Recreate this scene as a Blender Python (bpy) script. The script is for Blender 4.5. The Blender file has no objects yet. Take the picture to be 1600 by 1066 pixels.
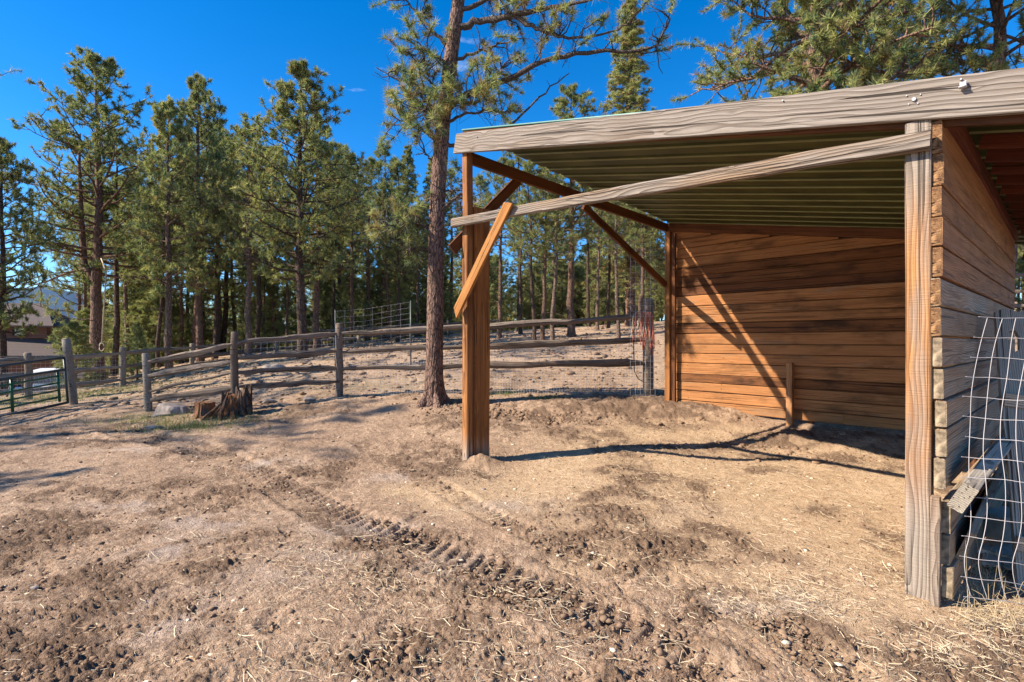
import bpy, math, random
import numpy as np
from mathutils import Vector, Matrix
random.seed(7); rng = np.random.default_rng(7)
R = math.radians
S = bpy.context.scene
C = S.collection

# ---------------------------------------------------------------- camera
FPX = 835.0; CH = 1.5                       # focal length in photo pixels, eye height
cd = bpy.data.cameras.new('camera'); cam = bpy.data.objects.new('camera', cd); C.objects.link(cam)
cd.sensor_width = 36; cd.lens = 36*FPX/1600; cd.clip_start = .05; cd.clip_end = 20000
cam.location = (0, 0, CH); cam.rotation_euler = (R(90), 0, 0); S.camera = cam

# ---------------------------------------------------------------- world and sun
SUN_AZ = math.atan2(-.972, -.233)           # azimuth of the sun from +Y, clockwise
SUN_EL = R(38)
w = bpy.data.worlds.new('World'); S.world = w; w.use_nodes = True
wt = w.node_tree; wt.nodes.clear()
sky = wt.nodes.new('ShaderNodeTexSky'); sky.sky_type = 'NISHITA'; sky.sun_disc = False
sky.sun_elevation = SUN_EL; sky.sun_rotation = SUN_AZ; sky.altitude = 2400
sky.air_density = 1.0; sky.dust_density = .5; sky.ozone_density = 3.0
hs = wt.nodes.new('ShaderNodeHueSaturation'); hs.inputs['Saturation'].default_value = 1.38; hs.inputs['Hue'].default_value = .502
wc = wt.nodes.new('ShaderNodeTexCoord'); wm = wt.nodes.new('ShaderNodeMapping'); wm.inputs['Scale'].default_value = (1.4, 1.4, 5)
wn = wt.nodes.new('ShaderNodeTexNoise'); wn.inputs['Scale'].default_value = 2.6; wn.inputs['Detail'].default_value = 7; wn.inputs['Roughness'].default_value = .6
wr = wt.nodes.new('ShaderNodeMapRange'); wr.inputs['From Min'].default_value = .66; wr.inputs['From Max'].default_value = .85; wr.inputs['To Max'].default_value = .35
wx = wt.nodes.new('ShaderNodeMix'); wx.data_type = 'RGBA'; wx.inputs['B'].default_value = (9, 9.4, 10, 1)
bg = wt.nodes.new('ShaderNodeBackground'); bg.inputs['Strength'].default_value = .115
wo = wt.nodes.new('ShaderNodeOutputWorld'); L = wt.links.new
L(sky.outputs[0], hs.inputs['Color']); L(wc.outputs['Generated'], wm.inputs[0]); L(wm.outputs[0], wn.inputs['Vector'])
L(wn.outputs['Fac'], wr.inputs['Value']); L(wr.outputs[0], wx.inputs['Factor']); L(hs.outputs[0], wx.inputs['A'])
L(wx.outputs['Result'], bg.inputs['Color']); L(bg.outputs[0], wo.inputs['Surface'])
sd = bpy.data.lights.new('sun', 'SUN'); sun = bpy.data.objects.new('sun', sd); C.objects.link(sun)
sd.energy = 4.6; sd.angle = R(.53); sd.color = (1, .89, .74)
sv = Vector((math.sin(SUN_AZ)*math.cos(SUN_EL), math.cos(SUN_AZ)*math.cos(SUN_EL), math.sin(SUN_EL)))
sun.rotation_euler = sv.to_track_quat('Z', 'Y').to_euler(); sun.location = sv*60
S.view_settings.view_transform = 'Standard'; S.view_settings.look = 'None'
S.view_settings.exposure = 1.22; S.view_settings.gamma = 1; S.view_settings.use_curve_mapping = False

# ---------------------------------------------------------------- object helpers
W = {}
def thing(name, label, cat, loc=(0, 0, 0), group=None, M=None):
    o = bpy.data.objects.new(name, None); C.objects.link(o)
    M = M or Matrix.Translation(Vector(loc)); o.matrix_basis = M; W[o] = M
    o['label'] = label; o['category'] = cat
    if group: o['group'] = group
    return o
def tag(o, label, cat, group=None):
    o['label'] = label; o['category'] = cat
    if group: o['group'] = group
    return o
def link(name, me, parent=None, M=None, mat=None, kind=None):
    o = bpy.data.objects.new(name, me); C.objects.link(o)
    M = M or Matrix.Identity(4); W[o] = M
    if parent: o.parent = parent; o.matrix_basis = W[parent].inverted() @ M
    else: o.matrix_basis = M
    if mat and not me.materials: me.materials.append(mat)
    if kind: o['kind'] = kind
    return o
def mesh(name, v, f, smooth=False):
    me = bpy.data.meshes.new(name); me.from_pydata([tuple(p) for p in v], [], f)
    if smooth: me.polygons.foreach_set('use_smooth', [True]*len(me.polygons))
    me.update(); return me
def np_mesh(name, V, F, smooth=False):
    """V (n,3), F (m,k) with a constant k"""
    me = bpy.data.meshes.new(name); V = np.asarray(V, np.float32); F = np.asarray(F, np.int32); m, k = F.shape
    me.vertices.add(len(V)); me.vertices.foreach_set('co', V.ravel())
    me.loops.add(m*k); me.loops.foreach_set('vertex_index', F.ravel())
    me.polygons.add(m); me.polygons.foreach_set('loop_start', np.arange(0, m*k, k, dtype=np.int32))
    me.polygons.foreach_set('loop_total', np.full(m, k, np.int32))
    if smooth: me.polygons.foreach_set('use_smooth', np.ones(m, bool))
    me.update(calc_edges=True); return me
def frame(p0, p1, up=(0, 0, 1)):
    p0, p1, up = Vector(p0), Vector(p1), Vector(up)
    x = (p1-p0).normalized(); y = up.cross(x)
    if y.length < 1e-4: y = Vector((0, 1, 0)).cross(x)
    y.normalize(); z = x.cross(y)
    M = Matrix((x, y, z)).transposed().to_4x4(); M.translation = p0
    return M, (p1-p0).length
def beam(name, p0, p1, wd, ht, mat, parent=None, up=(0, 0, 1), segs=2, jit=.002, ch=None, sag=0, taper=1, cuts=(0, 0), label=None):
    """sawn timber from p0 to p1, wd across, ht along up: chamfered, a little uneven; local x runs along the grain"""
    M, Ln = frame(p0, p1, up); ch = min(wd, ht)*.08 if ch is None else ch
    v = []; f = []; a, b = wd/2, ht/2
    for i in range(segs+1):
        t = i/segs; x = t*Ln; k = 1+(taper-1)*t; s = sag*4*t*(1-t)
        dy, dz = random.uniform(-jit, jit), random.uniform(-jit, jit)
        for (y, z) in ((-a+ch, -b), (a-ch, -b), (a, -b+ch), (a, b-ch), (a-ch, b), (-a+ch, b), (-a, b-ch), (-a, -b+ch)):
            xx = x
            if i == 0: xx += cuts[0]*z
            if i == segs: xx += cuts[1]*z
            v.append((xx, y*k+dy+random.uniform(-jit, jit)*.5, z*k+dz-s+random.uniform(-jit, jit)*.5))
    for i in range(segs):
        for j in range(8):
            q = i*8; n = (j+1) % 8; f.append((q+j, q+8+j, q+8+n, q+n))
    f.append(tuple(range(8))); f.append(tuple(range(segs*8+7, segs*8-1, -1)))
    o = link(name, mesh(name, v, f), parent, M, mat)
    if label: o['label'] = label
    return o
def tube_arrays(P, Rad, n=6, rough=0, phase=0.):
    P = np.asarray(P, float); m = len(P); Rad = np.broadcast_to(np.asarray(Rad, float), (m,))
    T = np.gradient(P, axis=0); T /= np.linalg.norm(T, axis=1, keepdims=True)+1e-9
    ref = np.array([.31, .95, .05]) if abs(T[0, 2]) > .7 else np.array([0, 0, 1.])
    A = np.cross(T, ref); A /= np.linalg.norm(A, axis=1, keepdims=True)+1e-9; B = np.cross(T, A)
    th = np.linspace(0, 2*np.pi, n, endpoint=False)+phase
    rr = Rad[:, None]*(1+(rng.uniform(-rough, rough, (m, n)) if rough else 0))
    V = P[:, None]+rr[..., None]*(np.cos(th)[None, :, None]*A[:, None]+np.sin(th)[None, :, None]*B[:, None])
    V = V.reshape(-1, 3)
    i = np.arange(m-1)[:, None]*n; j = np.arange(n)[None]; k = (j+1) % n
    F = np.stack([i+j, i+k, i+n+k, i+n+j], -1).reshape(-1, 4)
    return V, F
class Acc:
    def __init__(s): s.V = []; s.F = []; s.n = 0
    def add(s, V, F): s.V.append(np.asarray(V, float)); s.F.append(np.asarray(F)+s.n); s.n += len(V); return s
    def tube(s, P, Rad, n=6, rough=0): return s.add(*tube_arrays(P, Rad, n, rough))
    def box(s, c, d, Rm=None):
        v = np.array([[x, y, z] for x in (-.5, .5) for y in (-.5, .5) for z in (-.5, .5)])*np.array(d)
        if Rm is not None: v = v@np.array(Rm).T
        return s.add(v+np.array(c), np.array([[0, 1, 3, 2], [4, 6, 7, 5], [0, 4, 5, 1], [2, 3, 7, 6], [0, 2, 6, 4], [1, 5, 7, 3]]))
    def mesh(s, name, smooth=False): return np_mesh(name, np.concatenate(s.V), np.concatenate(s.F), smooth)
def tube(name, P, Rad, mat, parent=None, n=8, rough=0, smooth=True, cap=True):
    V, F = tube_arrays(P, Rad, n, rough); o0 = np.array(P[0], float)
    f = [tuple(q) for q in F]
    if cap: f += [tuple(range(n-1, -1, -1)), tuple(range(len(V)-n, len(V)))]
    me = mesh(name, V-o0, f, smooth)
    return link(name, me, parent, Matrix.Translation(Vector(o0)), mat)
def at(px, py, Y):                          # photo direction at a distance -> point in the place
    return ((px-800)/FPX*Y, Y, CH-(py-533)/FPX*Y)

# ---------------------------------------------------------------- numpy noise and the lie of the land
_perm = rng.permutation(4096); _ga = rng.uniform(0, 2*np.pi, 4096); _gx = np.cos(_ga); _gy = np.sin(_ga)
def pn(x, y, s=0):
    x = np.asarray(x, float)+s*17.31; y = np.asarray(y, float)-s*9.77
    xi = np.floor(x).astype(int); yi = np.floor(y).astype(int); xf = x-xi; yf = y-yi
    u = xf*xf*xf*(xf*(xf*6-15)+10); v = yf*yf*yf*(yf*(yf*6-15)+10)
    def g(a, b):
        h = _perm[(_perm[(xi+a) & 4095]+yi+b) & 4095]; return _gx[h]*(xf-a)+_gy[h]*(yf-b)
    n0 = g(0, 0)*(1-u)+g(1, 0)*u; n1 = g(0, 1)*(1-u)+g(1, 1)*u
    return (n0*(1-v)+n1*v)*1.5
def fbm(x, y, o=4, s=0): return sum(pn(x*2**i, y*2**i, s+i)*.5**i for i in range(o))
_cp = [(-4, -3, 0), (4, -3, 0), (0, 1, 0), (-3, 2.5, 0), (3, 2, 0), (-5, 4, 0), (0, 4, 0), (2.4, 3.08, 0), (-.6, 6.3, .04), (2, 5, .02),
       (3, 6.5, .06), (-3, 6, .05), (-6, 5.2, 0), (-9, 6, 0), (4.5, 4.2, .03), (5.7, 6.2, .2), (0, -15, 0), (-20, -12, -.6), (15, -8, .3), (10, 3, .3),
       (15, 9, 1.0), (11.4, 12, 1.7), (5, 9, .55), (3.2, 9.2, .42), (7, 8, .5), (-15, 3, -.2), (-12, 8, .0), (-25, 8, -.5), (-2.5, 8, .25)]
for q in [(355, 655, 8.6), (530, 618, 9.7), (678, 630, 9.0), (1035, 632, 9.6), (1015, 614, 9.75), (1425, 676, 6.86), (1200, 690, 7.3), (230, 643, 9.3), (118, 633, 10.5),
          (2, 652, 8.9), (192, 605, 14.8), (45, 625, 12.6), (300, 578, 19), (155, 588, 22), (965, 528, 17), (840, 532, 18), (765, 529, 22),
          (940, 512, 28), (600, 545, 18), (600, 532, 26), (400, 554, 20), (400, 549, 30), (270, 582, 20), (200, 573, 35), (10, 618, 15),
          (75, 640, 20), (0, 660, 33), (-100, 650, 28), (60, 640, 30), (850, 565, 12.5), (600, 580, 12.5), (1590, 490, 22)]:
    _cp.append(at(*q))
_cp += [(-45, 45, -9), (-80, 80, -18), (-12, 80, -1), (20, 60, 4), (40, 40, 4), (55, 80, 6), (-60, 10, -8), (60, 10, 3), (-40, -30, -4), (40, -40, 0)]
_cp = np.array(_cp)
_D = np.linalg.norm(_cp[:, None, :2]-_cp[None, :, :2], axis=2)
_A = np.block([[_D+np.eye(len(_cp))*-.15, np.c_[np.ones(len(_cp)), _cp[:, :2]]], [np.c_[np.ones(len(_cp)), _cp[:, :2]].T, np.zeros((3, 3))]])
_wt = np.linalg.solve(_A, np.r_[_cp[:, 2], 0, 0, 0])
def sstep(a, b, x): t = np.clip((x-a)/(b-a), 0, 1); return t*t*(3-2*t)
def land(x, y):
    x = np.asarray(x, float); y = np.asarray(y, float); r = np.hypot(x, y)
    k = np.minimum(1, 95/np.maximum(r, 1e-6)); xs, ys = x*k, y*k
    z = _wt[-3]+_wt[-2]*xs+_wt[-1]*ys
    for i in range(len(_cp)): z = z+_wt[i]*np.sqrt((xs-_cp[i, 0])**2+(ys-_cp[i, 1])**2+.04)
    f = sstep(90, 500, r); return z*(1-f)-30*f
def gz(x, y): return float(land(x, y))
# the shelter's own axes: u along its open front (roof falls that way), v into its depth
SO = Vector((-.6, 6.3, 0)); U = Vector((.682, -.732, 0)); Vv = Vector((.732, .682, 0))
def sp(u, v, z=0): return SO+U*u+Vv*v+Vector((0, 0, z))
def gp(px, py):                              # where a photo direction meets the land
    best = FPX*CH/(py-533)
    Y = np.linspace(1.2, min(16, best*1.6), 600); X = (px-800)/FPX*Y; d = CH-(py-533)/FPX*Y-land(X, Y)
    i = np.argmax(d < 0) if (d < 0).any() else len(Y)-1
    return (float(X[i]), float(Y[i]))

# ---------------------------------------------------------------- material helpers
class NT:
    def __init__(s, name):
        s.m = bpy.data.materials.new(name); s.m.use_nodes = True; s.t = s.m.node_tree; s.t.nodes.clear()
        s.out = s.n('ShaderNodeOutputMaterial'); s.b = s.n('ShaderNodeBsdfPrincipled'); s.l(s.b.outputs[0], s.out.inputs[0])
        s.b.inputs['Specular IOR Level'].default_value = .25
    def n(s, t, **k):
        x = s.t.nodes.new(t)
        for a, b in k.items(): setattr(x, a, b)
        return x
    def l(s, a, b): s.t.links.new(a, b)
    def put(s, sock, v):
        if isinstance(v, (int, float)): sock.default_value = v
        elif isinstance(v, (tuple, list)): sock.default_value = tuple(v)+((1,) if len(v) == 3 and sock.type == 'RGBA' else ())
        else: s.l(v, sock)
    def math(s, op, a, b=0, c=None, clamp=False):
        x = s.n('ShaderNodeMath', operation=op); x.use_clamp = clamp; s.put(x.inputs[0], a); s.put(x.inputs[1], b)
        if c is not None: s.put(x.inputs[2], c)
        return x.outputs[0]
    def vmul(s, v, k, add=(0, 0, 0)):
        x = s.n('ShaderNodeVectorMath', operation='MULTIPLY_ADD'); s.put(x.inputs[0], v); x.inputs[1].default_value = k; s.put(x.inputs[2], add); return x.outputs[0]
    def noise(s, v, sc=1, det=3, rough=.55, dist=0, col=False):
        x = s.n('ShaderNodeTexNoise'); s.put(x.inputs['Vector'], v); x.inputs['Scale'].default_value = sc; x.inputs['Detail'].default_value = det
        x.inputs['Roughness'].default_value = rough; x.inputs['Distortion'].default_value = dist; return x.outputs['Color' if col else 'Fac']
    def vor(s, v, sc=1, feat='F1', rnd=1, out='Distance'):
        x = s.n('ShaderNodeTexVoronoi', feature=feat); s.put(x.inputs['Vector'], v); x.inputs['Scale'].default_value = sc; x.inputs['Randomness'].default_value = rnd; return x.outputs[out]
    def mr(s, v, a, b, c=0, d=1, smooth=False):
        x = s.n('ShaderNodeMapRange'); x.interpolation_type = 'SMOOTHSTEP' if smooth else 'LINEAR'
        s.put(x.inputs['Value'], v)
        for k, q in zip(('From Min', 'From Max', 'To Min', 'To Max'), (a, b, c, d)): s.put(x.inputs[k], q)
        return x.outputs[0]
    def mix(s, f, a, b, mode='MIX'):
        x = s.n('ShaderNodeMix', data_type='RGBA', blend_type=mode); s.put(x.inputs['Factor'], f); s.put(x.inputs['A'], a); s.put(x.inputs['B'], b); return x.outputs['Result']
    def obj(s): return s.n('ShaderNodeTexCoord').outputs['Object']
    def pos(s): return s.n('ShaderNodeNewGeometry').outputs['Position']
    def rnd(s): return s.n('ShaderNodeObjectInfo').outputs['Random']
    def attr(s, name, o='Fac'): x = s.n('ShaderNodeAttribute'); x.attribute_name = name; return x.outputs[o]
    def sep(s, v): x = s.n('ShaderNodeSeparateXYZ'); s.l(v, x.inputs[0]); return x.outputs
    def bump(s, h, dist=.01, st=1): x = s.n('ShaderNodeBump'); x.inputs['Strength'].default_value = st; x.inputs['Distance'].default_value = dist; s.l(h, x.inputs['Height']); s.l(x.outputs[0], s.b.inputs['Normal'])
    def done(s, col, rough=.8): s.put(s.b.inputs['Base Color'], col); s.put(s.b.inputs['Roughness'], rough); return s.m
def wood(name, early, late, grey=(.33, .30, .27), g=0., ring=.011, off=.10, knot=1., stain=.5, dark=(.06, .03, .015), bump=.0022, base=None, wander=.05, contrast=1., saw=0., check=.85):
    s = NT(name); o = s.obj(); rv = s.rnd()
    x3 = s.n('ShaderNodeCombineXYZ'); s.l(s.math('MULTIPLY', rv, 37.1), x3.inputs[0]); s.l(s.math('MULTIPLY', rv, 91.7), x3.inputs[1])
    sh = s.n('ShaderNodeVectorMath', operation='ADD'); s.l(o, sh.inputs[0]); s.l(x3.outputs[0], sh.inputs[1]); p = sh.outputs[0]
    X, Y, Z = s.sep(o)
    n1 = s.noise(s.vmul(p, (.9, 3, 3)), 1, 2); n2 = s.noise(s.vmul(p, (1.1, 3, 3), (5, 5, 5)), 1, 2)
    yy = s.math('ADD', s.math('ADD', Y, s.math('MULTIPLY_ADD', n1, wander*2, -wander)), s.math('MULTIPLY_ADD', rv, off*1.4, -off*.7))
    zz = s.math('ADD', s.math('ADD', Z, s.math('MULTIPLY_ADD', n2, wander*2, -wander)), off)
    r = s.math('SQRT', s.math('ADD', s.math('POWER', s.math('ABSOLUTE', yy), 2), s.math('POWER', zz, 2)))
    kd = s.vor(s.vmul(p, (2.2, 7, 7)), 1); k = s.math('EXPONENT', s.math('MULTIPLY', s.math('POWER', kd, 2), -60))
    r = s.math('ADD', r, s.math('MULTIPLY', k, .022*knot))
    saww = s.math('FRACT', s.math('DIVIDE', r, ring))
    rings = s.math('POWER', saww, 1.8)
    fine = s.noise(s.vmul(p, (3, 110, 110)), 1, 4, .65); med = s.noise(s.vmul(p, (1.2, 22, 22)), 1, 3, .6)
    big = s.noise(s.vmul(p, (1.3, 3.5, 3.5), (3, 1, 8)), 1, 4, .6)
    c = s.mix(s.math('MULTIPLY', rings, .9*contrast, clamp=True), early, late)
    c = s.mix(s.mr(med, .40, .66, 0, .7), c, late)
    c = s.mix(s.mr(fine, .4, .8, 0, .5), c, dark)
    gm = s.mr(s.noise(s.vmul(p, (.8, 5, 5), (9, 2, 4)), 1, 4, .6), .62-g*.6, .80-g*.5, 0, 1 if g > 0 else 0)
    if base:                                   # weathered grey near the soil and the top, worn amber between
        pz = s.sep(s.pos())[2]; lo = s.mr(s.math('ADD', pz, s.math('MULTIPLY_ADD', med, .5, -.25)), base[0], base[1], 1, 0, True)
        hi = s.mr(s.math('ADD', pz, s.math('MULTIPLY_ADD', med, .5, -.25)), base[2], base[3], 0, 1, True); gm = s.math('MAXIMUM', gm, s.math('MAXIMUM', lo, hi))
    gc = s.mix(s.math('MULTIPLY', rings, .95*contrast, clamp=True), grey, tuple(q*.26 for q in grey)); gc = s.mix(s.mr(fine, .4, .75, 0, .55), gc, tuple(q*.3 for q in grey))
    c = s.mix(gm, c, gc)
    kc = s.math('EXPONENT', s.math('MULTIPLY', s.math('POWER', kd, 2), -320)); c = s.mix(s.math('MULTIPLY', kc, .9*min(1, knot)), c, dark)
    c = s.mix(s.math('MULTIPLY', s.mr(big, .50, .72, 0, 1, True), stain), c, dark)
    c = s.mix(s.math('MULTIPLY', s.math('FRACT', s.math('MULTIPLY', rv, 7.3)), .5), c, tuple(q*.5 for q in early))
    ck = s.mr(s.noise(s.vmul(p, (.7, 60, 60), (1, 7, 2)), 1, 2, .5), .62, .66, 0, 1); c = s.mix(s.math('MULTIPLY', ck, check), c, (.02, .014, .01))
    h = s.math('ADD', s.math('MULTIPLY', rings, .6), s.math('MULTIPLY', fine, .8)); h = s.math('SUBTRACT', h, s.math('MULTIPLY', ck, 2.5))
    if saw: h = s.math('ADD', h, s.math('MULTIPLY', s.noise(s.vmul(p, (140, 4, 4)), 1, 2), saw))
    s.bump(h, bump*1.6); return s.done(c, s.mr(fine, .3, .7, .7, .92))

M_ORANGE = wood('stained_pine', (.46, .20, .062), (.17, .058, .018), g=.0, stain=.55, dark=(.055, .022, .01), base=(.0, .45, 9, 10), grey=(.5, .42, .33), ring=.012)
M_ORANGE2 = wood('bright_stained_pine', (.52, .25, .075), (.33, .115, .025), stain=.18, dark=(.09, .035, .012), ring=.010)
M_DARKBM = wood('dark_stained_rafter', (.22, .085, .03), (.09, .032, .014), stain=.8, dark=(.025, .012, .008))
M_PANEL = wood('shelter_lining_plank', check=.35, early=(.62, .285, .105), late=(.28, .105, .036), g=.1, grey=(.42, .30, .19), stain=.9, contrast=1.3, dark=(.10, .045, .018), ring=.014, saw=.8)
M_GREYBM = wood('silver_weathered_beam', (.34, .24, .16), (.09, .06, .04), g=.65, grey=(.43, .385, .34), ring=.030, off=.07, contrast=1.25, wander=.09, stain=.25, dark=(.12, .08, .055), bump=.004, knot=1.6)
M_RAIL = wood('silver_weathered_pole', (.44, .29, .17), (.13, .08, .045), g=.5, grey=(.34, .29, .245), contrast=1.3, ring=.02, off=.05, wander=.07, stain=.2, dark=(.09, .06, .04), bump=.004)
M_RPOST = wood('half_weathered_post', (.52, .26, .10), (.22, .09, .03), g=.16, check=.6, grey=(.36, .295, .235), stain=.18, dark=(.12, .06, .03), base=(.35, 1.15, 1.9, 2.6), ring=.013, off=.17, wander=.035, knot=1.5, saw=1.2, contrast=1.0)
M_SIDE = wood('grey_brown_plank', (.50, .34, .20), (.26, .16, .09), check=.3, g=.4, grey=(.52, .42, .30), stain=.5, dark=(.07, .045, .03), ring=.013, saw=.8, knot=.6)
M_SIDETOP = wood('brown_wall_plank', (.54, .27, .115), (.22, .095, .04), check=.3, g=.05, grey=(.33, .27, .2), stain=.6, dark=(.06, .035, .02), ring=.013, saw=.8)
M_FENCE = wood('weathered_fence_rail', (.28, .185, .12), (.13, .085, .055), g=.6, grey=(.32, .255, .205), stain=.45, dark=(.06, .045, .035), ring=.012, bump=.005)
M_FPALE = wood('pale_fence_post', (.44, .33, .22), (.28, .19, .12), g=.5, grey=(.44, .38, .31), stain=.25, dark=(.1, .07, .05), ring=.012, bump=.004)
M_SCRAP = wood('grey_scrap_plank', (.56, .45, .33), (.30, .23, .16), g=.8, grey=(.62, .54, .43), stain=.3, dark=(.07, .06, .05), ring=.012, bump=.004)
M_RED = wood('red_brown_purlin', (.22, .06, .03), (.10, .03, .015), stain=.5, dark=(.03, .012, .008))
M_PANEL2 = wood('dark_stained_lining_plank', (.30, .12, .04), (.13, .05, .018), stain=.9, dark=(.03, .014, .008), ring=.014, saw=.8)
def simple(name, col, rough=.6, metal=0, var=.25, sc=8, bump=0, spec=.3):
    s = NT(name); n = s.noise(s.obj(), sc, 4); c = s.mix(s.mr(n, .3, .7, 0, 1), tuple(q*(1-var) for q in col), tuple(min(1, q*(1+var)) for q in col))
    s.b.inputs['Metallic'].default_value = metal; s.b.inputs['Specular IOR Level'].default_value = spec
    if bump: s.bump(n, bump)
    return s.done(c, rough)
def endgrain():
    s = NT('sawn_end_grain'); o = s.obj(); c = s.mix(s.mr(s.noise(s.vmul(o, (1, 1, 1)), 22, 5, .75), .38, .62), (.10, .045, .02), (.40, .22, .10)); c = s.mix(s.mr(s.noise(s.vmul(o, (1, 1, 7)), 12, 3, .6), .56, .62), c, (.03, .015, .01)); s.bump(s.noise(s.vmul(o, (1, 1, 2)), 60, 4, .7), .01); return s.done(c, .9)
M_METAL = simple('galvanised_wire', (.62, .62, .63), .45, .5, .1)
M_WIREW = simple('white_coated_wire', (.42, .39, .39), .5, 0, .08)
M_OLIVE = simple('olive_metal_roofing', (.050, .056, .014), .6, 0, .4, 2.2, spec=.25)
M_OLIVE_LIT = simple('olive_metal_lit_rib_lip', (.21, .22, .10), .5, 0, .15, 6)  # light caught along the rib edges, painted in as a paler olive
M_TEAL = simple('teal_roof_trim', (.06, .19, .16), .4, 0, .1, spec=.5)
M_ZINC = simple('bolt_metal', (.36, .35, .35), .4, .6, .1, 40)
M_GREEN = simple('green_painted_tube', (.012, .085, .035), .4, 0, .2, spec=.5)
M_DKTUBE = simple('dark_grey_tube', (.05, .062, .062), .45, .2, .2, spec=.5)
M_ROPE = simple('faded_red_rope', (.50, .14, .09), .8, 0, .3, 40)
M_TAN = simple('tan_rope', (.50, .42, .30), .9, 0, .2, 60)
M_ROCK = simple('granite', (.25, .205, .175), .9, 0, .35, 9, .02)
M_BLACK = simple('black_rubber', (.02, .02, .02), .6, 0, .2)
M_WHITE = simple('white_car_paint', (.75, .75, .77), .3, 0, .03, spec=.5)
M_GLASS = simple('dark_car_glass', (.04, .05, .06), .08, 0, .1, spec=.7)
M_TAIL = simple('red_lamp_lens', (.45, .015, .015), .2, 0, .1, spec=.6)
M_BRICK = simple('grey_block', (.46, .42, .36), .9, 0, .2, 20, .004)
def bark(name, a=(.20, .115, .08), b=(.045, .03, .024), sc=1., hi=(.34, .20, .13)):
    s = NT(name); o = s.obj(); rv = s.rnd()
    x3 = s.n('ShaderNodeCombineXYZ'); s.l(s.math('MULTIPLY', rv, 31), x3.inputs[2]); sh = s.n('ShaderNodeVectorMath', operation='ADD'); s.l(o, sh.inputs[0]); s.l(x3.outputs[0], sh.inputs[1]); p = sh.outputs[0]
    pw = s.n('ShaderNodeVectorMath', operation='MULTIPLY_ADD'); s.l(s.noise(p, 3*sc, 3, col=True), pw.inputs[0]); pw.inputs[1].default_value = (.09/sc, .09/sc, .2/sc); s.l(p, pw.inputs[2])
    e = s.vor(s.vmul(pw.outputs[0], (1, 1, .3)), 16*sc, 'DISTANCE_TO_EDGE'); pl = s.mr(e, .0, .16, 0, 1, True)
    n = s.noise(s.vmul(p, (1, 1, .35)), 34*sc, 4, .65); big = s.noise(p, 1.3*sc, 3)
    c = s.mix(pl, b, a); c = s.mix(s.mr(n, .45, .75, 0, .8), c, hi); c = s.mix(s.mr(big, .4, .7, 0, .45), c, tuple(q*.6 for q in a))
    s.bump(s.math('ADD', s.math('MULTIPLY', pl, 1), s.math('MULTIPLY', n, .7)), .022/sc); return s.done(c, .95)
M_BARK = bark('pine_bark', (.215, .13, .095)); M_BARK2 = bark('pale_pine_bark', (.23, .155, .115), (.06, .04, .03), .8, (.38, .27, .2)); M_BARK3 = bark('dark_pine_bark', (.115, .075, .055), (.03, .022, .018), .8, (.2, .13, .09))
M_BARKH = bark('plated_pine_bark', (.225, .135, .10), (.05, .03, .024), 1.5, (.34, .225, .17))
def needles(name, tr=.42):
    s = NT(name); c = s.attr('col', 'Color'); rv = s.rnd()
    c = s.mix(s.math('MULTIPLY', rv, .3), c, (.07, .11, .04)); s.done(c, .55)
    s.b.inputs['Specular IOR Level'].default_value = .3
    t = s.n('ShaderNodeBsdfTranslucent'); mx = s.n('ShaderNodeMixShader'); s.l(s.mix(.5, c, (.26, .30, .07)), t.inputs[0]); mx.inputs[0].default_value = tr
    s.l(s.b.outputs[0], mx.inputs[1]); s.l(t.outputs[0], mx.inputs[2]); s.l(mx.outputs[0], s.out.inputs[0]); return s.m
M_NEEDLE = needles('pine_needles')

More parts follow.
